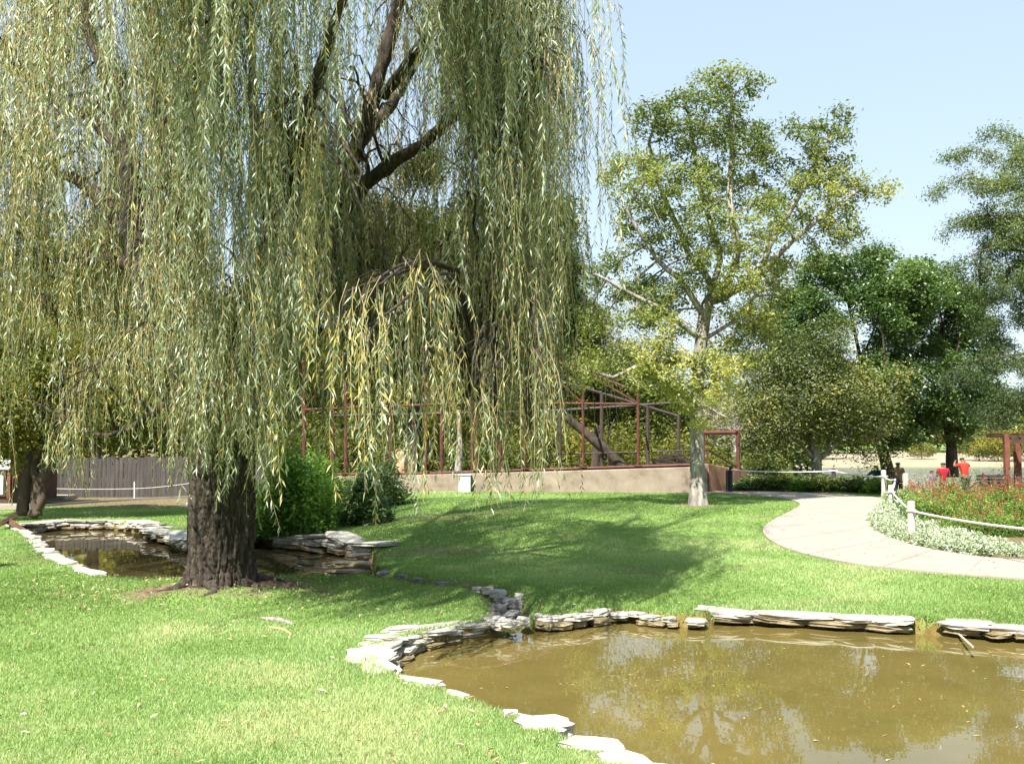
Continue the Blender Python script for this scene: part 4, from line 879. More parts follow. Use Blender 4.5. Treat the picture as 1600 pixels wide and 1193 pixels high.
for (nm, lab, tp, lobes, na, per, lm, lf) in [
    ('poplar_tree', 'yellow-green tree in the background behind the plank fence at the left', [(150, 745, 48), (150, 660, 48), (160, 560, 48)], [(150, 480, 120, 110, 48, 3.5), (60, 440, 90, 110, 48, 3), (240, 520, 80, 90, 48, 3), (140, 370, 80, 60, 48, 2.5)], 1000, 40, 'leaf_yellow', (.2, .11)),
    ('poplar_tree', 'green tree in the background behind the leaning limb of the willow', [(330, 745, 52), (330, 650, 52), (340, 560, 52)], [(340, 540, 100, 90, 52, 3), (420, 600, 90, 70, 52, 3), (270, 620, 90, 60, 52, 2.5), (480, 590, 60, 70, 52, 2.5)], 900, 34, 'leaf_mid', (.2, .11)),
    ('poplar_tree', 'yellow-green background tree showing between the aviary and the mottled trunk', [(990, 745, 60), (990, 680, 60), (990, 640, 60)], [(980, 600, 70, 70, 60, 3), (930, 640, 60, 60, 60, 3), (1040, 640, 60, 50, 60, 2.5), (910, 520, 50, 70, 60, 2.5)], 600, 26, 'leaf_mid', (.2, .11)),
    ('poplar_tree', 'background tree at the far left edge, half hidden by willow strands', [(-60, 745, 44), (-60, 660, 44), (-50, 560, 44)], [(-40, 540, 100, 110, 44, 3), (20, 620, 80, 70, 44, 2.5), (-60, 430, 80, 80, 44, 2.5)], 800, 30, 'leaf_mid', (.2, .11))]:
    dark(nm, lab, tp, lobes, na, per, lm, lf, (.3, .25, .2), seg=.6, kill=.9, spread=.4)
# thicket behind the aviary and belt of trees past the lake
def shrub(name, label, px, base_py, Y, rx, h, n, lm, leaf, group=None, cat='shrub', stems=6, hollow=.2, base_z=None, squash=1.0):
    g = P(px, base_py, Y); z = float(H0(g[0], g[1])) if base_z is None else base_z
    root = thing(name, label, cat, (g[0], g[1], z), group)
    d = rng.normal(size=(n, 3)); d /= np.linalg.norm(d, axis=1)[:, None]; rr = (hollow + (1 - hollow) * rng.random(n)) ** .5
    lump = 0.45 + .75 * vnoise(d[:, 0] * 2.2 + px, d[:, 1] * 2.2, d[:, 2] * 2.2, 5) + .35 * vnoise(d[:, 0] * 6 + px, d[:, 1] * 6, d[:, 2] * 6, 6)
    c = np.stack([d[:, 0] * rx, d[:, 1] * rx * .8, np.abs(d[:, 2]) * h * 1.0], -1) * (rr * lump)[:, None]
    L = leaf[0] * (.7 + .6 * rng.random(n)); v, q = leaves(c, L, L * leaf[1] / leaf[0], up=.6)
    cl = vnoise(c[:, 0] * 1.5 / rx, c[:, 1] * 1.5 / rx, c[:, 2] * 2 / h, 8)
    mk('foliage', v, q, lm, root, local=True, attrs={'tint': ('FACE', np.clip(.5 * rng.random(n) + cl - .25, 0, 1))})
    mb = MB()
    for k in range(stems):
        a = rng.random() * 6.28; e = np.array([math.cos(a) * rx * .6, math.sin(a) * rx * .5, h * (.6 + .3 * rng.random())])
        mb.tube(catmull([np.array([e[0] * .1, e[1] * .1, -.05]), e * [.35, .35, .5], e], 7), np.linspace(.02 + h * .008, .005, 7), 4)
    mb.build('stem', 'bark_dark', root, smooth=True, local=True)
    return root
k = 0
for (px, Y, rx, h, lm) in [(560, 49, 3, 3.2, 'leaf_mid'), (690, 52, 3.2, 3.0, 'leaf_yellow'), (760, 48, 2.4, 2.2, 'leaf_mid'), (850, 50, 2.6, 3.4, 'leaf_yellow'), (905, 53, 2.8, 3.0, 'leaf_yellow'), (955, 50, 2.4, 2.7, 'leaf_yellow'), (1010, 54, 3.0, 3.4, 'leaf_mid'), (1060, 50, 2.2, 2.4, 'leaf_yellow'), (1115, 52, 2.3, 1.9, 'leaf_mid'), (470, 47, 3, 3, 'leaf_mid'), (1195, 47, 1.6, 1.9, 'leaf_mid'), (1160, 56, 2.4, 1.6, 'leaf_yellow')]:
    shrub('thicket_shrub', 'yellow-green shrub in the thicket behind the aviary' if lm == 'leaf_yellow' else 'mid green shrub in the thicket behind the aviary', px, 750, Y, rx, h, 3600, lm, (.2, .1), 'yellow-green thicket shrubs' if lm == 'leaf_yellow' else 'mid green thicket shrubs')
random.seed(3)
def far_tree(px, Y, rx, h, lm, group, label, n=2600):
    g = P(px, 700, Y); z = float(H0(g[0], g[1])); root = thing('lakeside_tree', label, 'tree', (g[0], g[1], z), group)
    d = rng.normal(size=(n, 3)); d /= np.linalg.norm(d, axis=1)[:, None]; rr = (.25 + .75 * rng.random(n)) ** .5
    lump = .7 + .6 * vnoise(d[:, 0] * 2 + px, d[:, 1] * 2, d[:, 2] * 2 + Y, 5)
    c = np.stack([d[:, 0] * rx, d[:, 1] * rx, h * .55 + d[:, 2] * h * .5], -1) ; c = np.array([0, 0, h * .5]) + (c - np.array([0, 0, h * .5])) * (rr * lump)[:, None]
    v, q = leaves(c, h * .085 * (.6 + .8 * rng.random(n)), h * .05, up=.6)
    cl = vnoise(c[:, 0] * 2 / rx, c[:, 1] * 2 / rx, c[:, 2] * 3 / h, 8)
    mk('crown', v, q, lm, root, local=True, attrs={'tint': ('FACE', np.clip(.45 * rng.random(n) + cl * 1.2 - .3, 0, 1))})
    mb = MB(); mb.tube(catmull([[0, 0, -.3], [.1, 0, h * .3], [-.1, .1, h * .7]], 6), np.linspace(h * .03, h * .008, 6), 6); mb.build('trunk', 'bark_dark', root, local=True, smooth=True)
    return root
protos = [far_tree(1210, 150, 7, 9, 'leaf_mid', 'green trees across the lake', 'rounded green tree across the lake'), far_tree(1500, 165, 8, 9, 'leaf_olive', 'olive trees across the lake', 'dull olive tree across the lake'),
          far_tree(1330, 160, 7, 7, 'leaf_yellow', 'yellowish trees across the lake', 'low yellowish tree across the lake')]
for i in range(46):
    px = -700 + i * 58 + random.uniform(-20, 20); Y = random.uniform(150, 200); pr_ = protos[random.choice([0, 0, 1, 1, 2])]
    g = P(px, 700, Y); dup(pr_, (g[0], g[1], float(H0(g[0], g[1]))), random.random() * 6, random.uniform(.7, 1.25))
for i, (px, Y, s) in enumerate([(-60, 70, 1.0), (60, 74, 1.15), (190, 68, 1.05), (300, 76, 1.2), (400, 70, 1.0), (480, 80, 1.2), (560, 72, 1.05), (640, 84, 1.2), (720, 76, 1.15), (790, 82, 1.1), (860, 74, .95), (930, 80, .95), (1000, 86, .9), (1075, 78, .75), (1150, 84, .75), (1215, 80, .7), (1260, 130, .7)]):
    g = P(px, 700, Y); dup(protos[i % 3 if px > 1000 else (0 if i % 2 else 2)], (g[0], g[1], float(H0(g[0], g[1]))), i * 1.7, s, ['tall green tree in the wood behind the aviary and fence', 'dull olive tree in the wood right of the aviary', 'yellowish tree in the wood behind the aviary and fence'][i % 3 if px > 1000 else (0 if i % 2 else 2)], ['green wood trees behind the aviary', 'olive wood trees right of the aviary', 'yellowish wood trees behind the aviary'][i % 3 if px > 1000 else (0 if i % 2 else 2)])
for px, Y, s in [(1560, 118, .45), (1530, 122, .4), (1590, 120, .5), (1640, 124, .6), (1250, 116, .4), (1440, 128, .3)]:
    g = P(px, 712, Y); dup(protos[2], (g[0], g[1], float(H0(g[0], g[1]))), px, s)

# leafy bush by the left pond
shrub('leafy_bush', 'bright green leafy bush behind the stones right of the willow trunk', 455, 835, 21.6, 1.0, 1.55, 13000, 'leaf_bush', (.085, .055), stems=10, hollow=.3, squash=1)
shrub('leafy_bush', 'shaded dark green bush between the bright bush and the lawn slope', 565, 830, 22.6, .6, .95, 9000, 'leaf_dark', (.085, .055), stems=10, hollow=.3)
shrub('leafy_bush', 'tall bush behind the bright one, partly under willow strands', 490, 815, 24.8, 1.0, 1.6, 9000, 'leaf_bush', (.09, .055), stems=10, hollow=.3)
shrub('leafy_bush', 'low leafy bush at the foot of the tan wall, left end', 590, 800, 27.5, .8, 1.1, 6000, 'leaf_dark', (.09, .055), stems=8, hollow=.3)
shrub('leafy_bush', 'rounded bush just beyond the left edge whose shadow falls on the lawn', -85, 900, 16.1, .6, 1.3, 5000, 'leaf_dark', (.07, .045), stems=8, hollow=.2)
# low hedge strip along the footpath
for i, (px, Y, rx, h) in enumerate([(1165, 36.6, .75, .42), (1195, 36.4, .7, .5), (1222, 36.2, .65, .55), (1250, 36.0, .7, .5), (1278, 35.9, .65, .55), (1305, 35.7, .7, .5), (1330, 35.5, .65, .55), (1352, 35.2, .6, .55), (1374, 34.6, .6, .55), (1180, 37.4, .8, .5), (1235, 37.2, .8, .5), (1290, 37.0, .8, .5)]):
    shrub('hedge_plant', 'low leafy green plant in the hedge strip along the far side of the footpath' if i not in (3, 8) else ('light green low plant in the hedge strip below the brown tree' if i == 3 else 'light green low plant at the right end of the hedge strip'),
          px, 770, Y, rx, h, 1800, 'leaf_bush' if i in (3, 8) else ('leaf_dark' if i % 3 == 0 else 'leaf_mid'), (.1, .06), None if i in (3, 8) else 'hedge strip plants', 'plant', 3)
# ------------------------------------------------------------------ tan wall and aviary
def zpy(py, Y, px=800): return float(P(px, py, Y)[2])
def wall(name, label, pts, mat, th=.25, cat='wall'):
    """pts: (x, y, ztop)"""
    root_v = []; mb = MB()
    p = np.array(pts, float); n = 24
    c = np.vstack([p[i] + (p[i + 1] - p[i]) * t for i in range(len(p) - 1) for t in np.linspace(0, 1, n, endpoint=False)] + [p[-1]])
    t = np.gradient(c[:, :2], axis=0); nv = np.stack([-t[:, 1], t[:, 0]], -1); nv /= np.linalg.norm(nv, axis=1)[:, None]
    zb = H0(c[:, 0], c[:, 1]) - .35; jit = .012 * (vnoise(c[:, 0] * 3, c[:, 1] * 3) - .5)
    prof = []
    for sgn, z in ((-1, zb), (-1, c[:, 2] - .03), (-.88, c[:, 2]), (.88, c[:, 2]), (1, c[:, 2] - .03), (1, zb)):
        prof.append(np.column_stack([c[:, :2] + nv * (th / 2 * sgn) + jit[:, None], z]))
    v = np.concatenate([a[:, None] for a in prof], 1); m = len(c); k = 6
    ii = (np.arange(m - 1)[:, None] * k + np.arange(k)[None]); jj = (np.arange(m - 1)[:, None] * k + (np.arange(k)[None] + 1) % k)
    q = np.stack([ii, jj, jj + k, ii + k], -1).reshape(-1, 4)
    q = np.vstack([q, [[0, 1, 2, 3]], [[0, 3, 4, 5]], [[(m - 1) * k + a for a in (3, 2, 1, 0)]], [[(m - 1) * k + a for a in (5, 4, 3, 0)]]])
    return tag(mk(name, v.reshape(-1, 3), q, mat), label, cat)
YF = 35.6
def XW(px, Y): return float(P(px, 700, Y)[0])
wall('low_wall', 'long low tan plastered wall carrying the rusty aviary frame', [(XW(430, 37.6), 37.6, zpy(744, 37.6)), (XW(620, 37), 37, zpy(742, 37)), (XW(880, YF + .2), YF + .2, zpy(735.5, YF)), (XW(1082, YF), YF, zpy(729, YF))], 'stucco')
wall('wall_pier', 'short pale pier ending the tan wall behind the mottled trunk', [(XW(1083.5, YF), YF, zpy(725, YF)), (XW(1103, YF), YF, zpy(724, YF))], 'stucco', .4, 'pier')
wall('ramp_wall', 'brown plastered wall beside the rusty handrail, sloping down from the pier', [(XW(1104, YF), YF + .15, zpy(724, YF)), (XW(1140, 37), 37, zpy(731, 37)), (XW(1172, 38.5), 38.5, zpy(737, 38.5)), (XW(1200, 40), 40, zpy(741, 40))], 'stucco_brown', .22)
def aviary():
    root = thing('aviary', 'rust red steel aviary frame with gabled top standing on the tan wall', 'aviary', (XW(800, YF + .5), YF + .5, 0))
    Yb = YF + 9; yf = lambda px: YF + .25 + (1082 - px) / 460 * 1.4 * .8
    fp = lambda px, py: P(px, py, yf(px)); bp = lambda px, py: P(px, py, Yb)
    k = MB(); k.tube([fp(440, 742.5) + [0, 0, .02], fp(640, 740), fp(880, 732.5), fp(1080, 726)], .055, 4); k.build('sill_beam', 'rust', root)
    for px, top in [(475, 566), (540, 558), (610, 549), (665, 541), (745, 533), (820, 548), (911, 580), (997, 612)]:
        mb = MB(); a = fp(px, 742 - (px - 440) * .026); mb.tube([a, fp(px, top)], .05 if px > 650 else .06, 8); mb.box(a + [0, 0, .01], (.26, .2, .05)); mb.build('post', 'rust', root, smooth=False)
    for px, top in [(520, 575), (690, 560), (738, 556), (781, 560), (875, 590), (940, 612), (1012, 634), (1060, 650)]:
        mb = MB(); mb.tube([bp(px, 742), bp(px, top)], .08, 8); mb.build('post', 'rust' if px < 870 else 'dark_metal', root)
    ch = [(470, 566), (610, 549), (745, 533), (820, 548), (911, 580), (997, 612)]
    mb = MB(); mb.tube([fp(*q) for q in ch], .06, 6); mb.build('top_chord', 'rust', root)
    mb = MB(); mb.tube([fp(470, 640), fp(745, 629), fp(997, 631)], .05, 6); mb.build('middle_beam', 'rust', root)
    mb = MB(); mb.tube([bp(500, 650), bp(860, 642), bp(1070, 628)], .07, 6); mb.tube([bp(500, 580), bp(745, 556), bp(1060, 650)], .07, 6); mb.build('rear_beam', 'dark_metal', root)
    for a, b in [((475, 640), (540, 558)), ((610, 549), (540, 637)), ((665, 632), (745, 533)), ((820, 548), (745, 629)), ((820, 548), (911, 630)), ((911, 580), (997, 630))]:
        mb = MB(); mb.tube([fp(*a), fp(*b)], .04, 6); mb.build('brace', 'rust', root)
    for px, t1, t2 in [(475, 566, 578), (610, 549, 566), (745, 533, 556), (911, 580, 603), (997, 612, 630)]:
        mb = MB(); mb.tube([fp(px, t1), bp(px + (800 - px) * .0, t2)], .05, 6); mb.build('rafter', 'dark_metal', root)
    mb = MB(); ry = YF + 3
    mb.tube([P(860, 709, ry), P(1000, 706, ry), P(1104, 702, ry)], .028, 6)
    for px in (905, 950, 987, 1030, 1080): mb.tube([P(px, 705.5, ry), P(px, 733, ry)], .022, 6)
    mb.build('inner_rail', 'dark_metal', root)
aviary()
t = thing('handrail', 'dark rusty handrail running down the ramp wall right of the trunk', 'handrail', (XW(1105, YF + .4), YF + .4, 0))
mb = MB(); mb.tube([P(1093, 703, YF + .3), P(1106, 702, YF + .4), P(1135, 720, 37), P(1166, 737.5, 38.2)], .035, 6); mb.build('rail', 'brown_wood', t)
mb = MB(); mb.tube([P(1105, 702, YF + .4), P(1105, 726, YF + .4)], .03, 6); mb.build('post', 'brown_wood', t)
t = thing('pipe_gateway', 'rust red square pipe gateway standing by the brown ramp wall', 'gateway', (XW(1125, 37.5), 37.5, .2))
mb = MB(); mb.tube([P(1153, 675, 37.5), P(1154, 745, 37.5)], .075, 8); mb.build('post', 'rust', t)
mb = MB(); mb.tube([P(1099, 676, 37.5), P(1099, 745, 37.5)], .06, 8); mb.build('post', 'rust', t)
mb = MB(); mb.tube([P(1095, 676, 37.5), P(1156, 675, 37.5)], .075, 8); mb.build('crossbar', 'rust', t)
def logmesh(pts, r, sides=12, seed=1):
    c = catmull(pts, 26); mb = MB(); mb.tube(c, np.interp(np.linspace(0, 1, 26), [0, 1], r), sides)
    v = np.vstack(mb.v); v += .05 * r[0] * 4 * (vnoise(v[:, 0] * 5, v[:, 1] * 5, v[:, 2] * 3, seed)[:, None] - .5); mb.v = [v]; return mb
for nm, lab, pts, r in [('leaning_log', 'thick dark log leaning diagonally inside the aviary', [P(884, 651, 39), P(915, 677, 39), P(945, 702, 39), P(976, 732, 39)], (.15, .2)),
                        ('dead_tree', 'upright dead trunk behind the leaning log in the aviary', [P(932, 664, 41), P(931, 700, 41), P(929, 738, 41)], (.08, .2)),
                        ('dead_tree', 'pale dead trunk at the left of the aviary under the willow strands', [P(717, 640, 40), P(718, 690, 40), P(716, 740, 40)], (.07, .16)),
                        ('perch_branch', 'thin crooked perch branch beside the upright dead trunk', [P(960, 655, 41), P(948, 690, 41), P(942, 712, 41), P(940, 740, 41)], (.03, .07))]:
    tag(logmesh(pts, r).build(nm, 'dead_wood' if 'pale' not in lab else 'bark_grey', smooth=True), lab, 'log')
for px, py, s, lab in [(629, 722, .55, 'tan upright boulder at the left end of the aviary wall'), (640, 734, .35, 'small tan boulder beside the upright one in the aviary')]:
    g = P(px, py, 38.2); stone(g, s, s * .8, s * 1.7, .3, 'stone_tan', lab, name='boulder')
    g2 = g.copy()
shelf = MB(); shelf.box(P(632, 741, 38.2) + [0, 0, -.4], (1.2, .8, .8)); tag(shelf.build('ledge', 'stucco'), 'tan ledge under the boulders in the aviary', 'ledge')
# stick nest
mb = MB(); c0 = P(1048, 722, 38)
for i in range(230):
    a = rng.random() * 6.28; rr = rng.random() ** .5; p = c0 + np.array([math.cos(a) * rr * .55, math.sin(a) * rr * .35, .16 * (1 - rr) + .08 * rng.normal()]); d = rng.normal(size=3) * [.25, .25, .07]
    mb.tube([p - d, p + d * .3 + rng.normal(size=3) * .02, p + d], .009, 3)
tag(mb.build('stick_pile', 'dead_wood'), 'dark heap of sticks behind the wall left of the mottled trunk', 'stick pile')
mb = MB(); mb.tube([c0 + [-.3, 0, -.8], c0 + [-.3, 0, 0]], .06, 6); mb.tube([c0 + [.35, 0, -.8], c0 + [.35, 0, 0]], .06, 6); mb.box(c0 + [0, 0, -.03], (1.2, .7, .05)); tag(mb.build('nest_stand', 'dead_wood'), 'low wooden stand under the heap of sticks', 'stand')
t = thing('utility_box', 'blue-grey metal box standing against the tan wall', 'utility box', (XW(726, 36.2), 36.2, .2))
g = P(726, 779, 36.2); mb = MB(); mb.box((g[0], 36.2, zpy(760.5, 36.2)), (.42, .3, .84)); mb.build('body', 'galv', t)
mb = MB(); mb.box((g[0], 36.2, zpy(741, 36.2)), (.48, .36, .05)); mb.build('lid', 'galv', t)
mb = MB(); mb.box((g[0] + .02, 36.045, zpy(760.5, 36.2)), (.34, .012, .7)); mb.build('door', 'white', t)

# ------------------------------------------------------------------ posts and ropes along the flower bed
def post(px, by, ty, w, lab, mat='post_wood', h=None, Y=None, lean=0):
    g = G(px, by) if Y is None else np.array([*P(px, by, Y)[:2], 0]); 
    if Y is not None: g[2] = float(H0(g[0], g[1]))
    top = P(px, ty, g[1])[2]; mb = MB(); n = 9
    r = w * g[1] / F / 2; zs = np.array([g[2] - .15, g[2] + .02, (g[2] + top) / 2, top - .05, top - .015, top]); rs = np.array([1.02, 1, .97, .96, .88, .7]) * r
    mb.tube(np.array([[g[0] + lean * (z - g[2]), g[1], z] for z in zs]), rs, 12); o = mb.build('rope_post', mat, smooth=False); tag(o, lab, 'post'); return np.array([g[0], g[1], top])
pA = post(1425, 846, 782, 12, 'weathered round post nearest the camera where the white rope turns')
pB = post(1393, 796, 757, 9, 'short weathered post beside the black pole')
pC = post(1381.5, 778, 734, 8, 'weathered post at the bend of the footpath, left end of the bed')
pD = post(1415.5, 772, 739, 8, 'pale post standing inside the flower bed behind the black pole', Y=31)
pE = post(1303, 764, 731, 7, 'grey post in the hedge strip below the brown tree', 'grey_wood_shaded', Y=36.5)
pF = post(1137, 768, 734, 6, 'grey post at the foot of the brown ramp wall', 'grey_wood_shaded', Y=35.9)
pG = post(1700, 905, 820, 12, 'rope post beyond the right edge of the photo')
def pole(px, by, ty, w, lab, Y):
    a = P(px, by, Y); b = P(px, ty, Y); mb = MB(); mb.tube([a + [0, 0, -.2], (a + b) / 2, b], w, 8); mb.box(b + [0, 0, .01], (w * 2.6, w * 2.6, .03)); return tag(mb.build('black_pole', 'black'), lab, 'pole'), b
_, qB = pole(1398.5, 794, 752, .04, 'thin black pole beside the short weathered post', float(pB[1]) + .05)
_, qF = pole(1142, 768, 729, .06, 'black pole at the foot of the brown ramp wall', 35.8)
def rope_line(pts, sag, r=.016):
    out = []
    for a, b in zip(pts[:-1], pts[1:]):
        t = np.linspace(0, 1, 14)[:, None]; p = a + (b - a) * t; p[:, 2] -= (sag * 4 * t * (1 - t)).ravel(); out.append(p)
    return np.vstack([o[:-1] for o in out[:-1]] + [out[-1]])
off = lambda p, dz, dy=-.06: p + np.array([0, dy, dz])
mb = MB(); mb.tube(rope_line([off(qF, -.1), off(pE, -.1), off(pC, -.2), off(qB + np.array([.0, 0, 0]), .06, -.02), off(pB, -.16), off(pA, -.2, -.1), off(pG, -.12, -.1)], .06), .02, 8)
for p in (pA, pB, pC, pE): mb.tube(np.array([[p[0] + .085 * math.cos(a) * p[1] / 22, p[1] + .085 * math.sin(a), p[2] - (.2 if p is not pE else .1) + .01 * a / 6] for a in np.linspace(0, 6.3, 14)]), .018, 6)
tag(mb.build('rope', 'rope', smooth=True), 'white rope strung from post to post along the footpath and flower bed', 'rope')

# ------------------------------------------------------------------ flower bed
def flower_proto(kind):
    root = thing('salvia_plant', 'bushy green plant with orange-red flower spikes in the bed', 'plant', (0, 0, 0), 'red flowering plants in the bed')
    n = 2200; rx, h = .5, .68
    d = rng.normal(size=(n, 3)); d /= np.linalg.norm(d, axis=1)[:, None]; rr = (.2 + .8 * rng.random(n)) ** .6
    c = np.stack([d[:, 0] * rx, d[:, 1] * rx, np.abs(d[:, 2]) * h], -1) * (rr * (.8 + .4 * vnoise(d[:, 0] * 3 + kind, d[:, 1] * 3, d[:, 2] * 3)))[:, None]
    L = .055 * (.7 + .7 * rng.random(n)); v, q = leaves(c, L, L * .5, up=.5)
    mk('foliage', v, q, 'leaf_flower', root, local=True, attrs={'tint': ('FACE', np.clip(.25 + .7 * rng.random(n) * (.5 + c[:, 2] / h), 0, 1))})
    mb = MB(); fc = []
    for k in range(10):
        a = rng.random() * 6.28; r0 = rng.random() ** .5; b = np.array([math.cos(a) * r0 * .4, math.sin(a) * r0 * .4, .35]); e = b * [1.25, 1.25, 1] + np.array([rng.normal() * .05, rng.normal() * .05, .28 + .3 * rng.random()])
        mb.tube([b * [.3, .3, 0], b, e], .004, 3, cap=False)
        m = 14; u = rng.random(m); fc.append(b + (e - b) * (.6 + .4 * u[:, None]) + rng.normal(size=(m, 3)) * .012)
    mb.build('stem', 'green_stem', root, local=True)
    fc = np.vstack(fc); v, q = leaves(fc, .035, .02, up=.1); tag(mk('flower', v, q, 'petal_red', root, local=True, attrs={'tint': ('FACE', rng.random(len(fc)))}), kind='stuff')
    return root
fp_ = [flower_proto(i) for i in range(3)]; used = set()
spots = []
for px in range(1440, 1800, 19):
    for Y, j in ((21.3, 0), (22.8, 1), (24.4, 2), (26.0, 3)):
        if px < 1465 and Y < 22: continue
        spots.append((px + rng.uniform(-8, 8), Y + rng.uniform(-.3, .3)))
for i, (px, Y) in enumerate(spots):
    g = P(px, 800, Y); x, y = g[0], g[1]; z = float(H0(x, y)); pr_ = fp_[i % 3]; s = rng.uniform(.85, 1.15) * (1.0 if px > 1470 else .8) * (.62 if Y < 22 else .8 if Y < 23.5 else 1)
    if i < 3: pr_.location = (x, y, z); pr_.rotation_euler.z = i
    else: dup(pr_, (x, y, z), rng.random() * 6, s)
def silver_proto(k):
    root = thing('silver_plant', 'pale silvery leafed low plant edging the flower bed', 'plant', (0, 0, 0), 'silvery plants edging the bed')
    n = 700; d = rng.normal(size=(n, 3)); d /= np.linalg.norm(d, axis=1)[:, None]; rr = (.2 + .8 * rng.random(n)) ** .5
    c = np.stack([d[:, 0] * .26, d[:, 1] * .26, np.abs(d[:, 2]) * .26], -1) * rr[:, None]; L = .06 * (.6 + .8 * rng.random(n)); v, q = leaves(c, L, L * .35, d=d + [0, 0, .4], up=.4)
    mk('foliage', v, q, 'leaf_silver', root, local=True, attrs={'tint': ('FACE', rng.random(n))})
    mb = MB()
    for i in range(9):
        a = rng.random() * 6.28; mb.tube([[0, 0, 0], [math.cos(a) * .08, math.sin(a) * .08, .1], [math.cos(a) * .17, math.sin(a) * .17, .14]], .004, 3)
    mb.build('stem', 'green_stem', root, local=True); return root
sp3 = [silver_proto(i) for i in range(3)]
acc_ = []
bx_ = np.array(BED_POLY)
cand = np.stack([rng.uniform(7, 16, 9000), rng.uniform(18, 31, 9000)], -1)
cand = cand[(sdf_poly(cand[:, 0], cand[:, 1], BED_POLY) < -.08)]; dp_ = sdf_poly(cand[:, 0], cand[:, 1], PATH_POLY)
cand = cand[(dp_ > .14) & (dp_ < 1.25)]; k = 0
for p in cand:
    if acc_ and np.min(np.linalg.norm(np.array(acc_) - p, axis=1)) < .25: continue
    if len(acc_) > 230: break
    acc_.append(p); z = float(H0(*p)); pr_ = sp3[k % 3]
    if k < 3: pr_.location = (p[0], p[1], z)
    else: dup(pr_, (p[0], p[1], z), rng.random() * 6, rng.uniform(.75, 1.25))
    k += 1
# light green and mauve plants at the left end of the bed
for i, (px, Y, rx, h, lm, lab) in enumerate([(1420, 27.5, .45, .5, 'leaf_bush', 'light green clump behind the nearest rope post'), (1440, 25.5, .5, .6, 'leaf_flower', 'fresh green clump right of the nearest rope post'), (1400, 28.5, .35, .35, 'leaf_bush', 'small light green clump behind the black pole'),
        (1436, 30.5, .7, .75, 'petal_mauve', 'greyish mauve feathery plant at the back of the bed, left'), (1452, 29, .6, .7, 'petal_mauve', 'greyish mauve feathery plant at the back of the bed, right'), (1560, 30, .9, .95, 'petal_mauve', 'reddish mauve plant behind the red flowers, toward the right edge'), (1500, 29.5, .8, .9, 'leaf_flower', 'tall green plant at the back of the bed'), (1620, 29, .9, .95, 'petal_mauve', 'reddish mauve plant at the right edge')]):
    shrub('bed_plant', lab, px, 780, Y, rx, h, 1600, lm, (.07, .03), None, 'plant', 5)

# ------------------------------------------------------------------ left side: fence, shed, curb, boards
t = thing('plank_fence', 'grey weathered plank fence behind the lawn left of the willow trunk', 'fence', (XW(210, 37), 37, .0))
mb = MB(); x0, x1 = XW(75, 37), XW(440, 37.5); x = x0
while x < x1:
    wv = .13 + .02 * rng.random(); top = 1.45 + .03 * rng.normal(); mb.box((x + wv / 2, 37 + .012 * rng.normal(), (top - .2) / 2), (wv, .025, top + .2)); x += wv + .012
mb.build('plank', 'grey_wood_shaded', t)
mb = MB(); mb.box(((x0 + x1) / 2, 37.07, .4), (x1 - x0, .06, .09)); mb.box(((x0 + x1) / 2, 37.07, 1.2), (x1 - x0, .06, .09)); mb.build('rail', 'grey_wood_shaded', t)
mb = MB(); mb.tube(rope_line([P(60, 762, 36), P(210, 763, 36), P(300, 754, 36)], .03), .008, 5); 
for px in (60, 210, 300): mb.tube([P(px, 788, 36), P(px, 752, 36)], .02, 6)
tag(mb.build('rope_barrier', 'rope'), 'thin rope barrier in front of the plank fence', 'rope barrier')
cu = catmull(np.array([G(*q)[:2] for q in [(-40, 795), (60, 792), (120, 787), (200, 782), (300, 777)]]), 30)
v = []
for p in cu:
    z = float(H0(*p)); v += [[p[0], p[1] - .08, z - .1], [p[0], p[1] - .08, z + .07], [p[0], p[1] + .08, z + .07], [p[0], p[1] + .08, z - .1]]
q = [[i * 4 + a, i * 4 + a + 1, i * 4 + a + 5, i * 4 + a + 4] for i in range(29) for a in range(3)]
tag(mk('curb', np.array(v), np.array(q), 'concrete'), 'thin pale concrete curb at the back of the left lawn', kind='structure')
for k, (px, py, sx, sy) in enumerate([(75, 780, 1.6, 1.1), (25, 795, 1.4, .7), (10, 783, 1.5, .6)]):
    g = G(px, py); mb = MB(); mb.box((g[0], g[1], g[2] + .07), (sx, sy, .16)); o = mb.build('stone_slab', 'concrete', origin=g)
    bm = bmesh.new(); bm.from_mesh(o.data); bmesh.ops.bevel(bm, geom=bm.edges[:], offset=.02, segments=2, affect='EDGES'); bm.to_mesh(o.data); bm.free()
    tag(o, ['pale slab step right of the three-trunked tree', 'pale slab step before the shed, nearest the pond', 'pale slab step against the shed'][k], 'slab')
t = thing('shed', 'dark brown shed with a pale framed window at the left edge', 'shed', (XW(-30, 31), 31, 0))
X = lambda px: XW(px, 31)
def bxw(a, b, t_, bt, yy, dy, mat, nm, par):
    mb = MB(); z1, z0 = zpy(t_, 31), zpy(bt, 31); mb.box(((X(a) + X(b)) / 2, yy, (z1 + z0) / 2), (X(b) - X(a), dy, z1 - z0)); return mb.build(nm, mat, par)
bxw(-300, 22, 690, 786, 32.5, 3, 'brown_wood', 'wall', t)
bxw(-320, 34, 680, 690, 32.4, 3.6, 'dead_wood', 'roof', t)
f = bxw(-12, 12, 735, 775, 30.97, .05, 'dead_wood', 'window', t); bxw(-9, 8, 742, 772, 30.94, .02, 'white', 'pane', f)
bxw(-40, 18, 715, 733, 30.97, .05, 'white', 'panel', t)
bxw(14, 19, 738, 778, 30.96, .06, 'red_post', 'corner_post', t)
mb = MB(); a, b = P(12, 798, 24.2), P(52, 826, 22.6); a[2] = .16; b[2] = -.1
d = b - a; mb.tube([a, b], .09, 4); o = mb.build('wet_plank', 'brown_wood', smooth=False); tag(o, 'dark wet plank slanting into the left pond corner', 'plank')
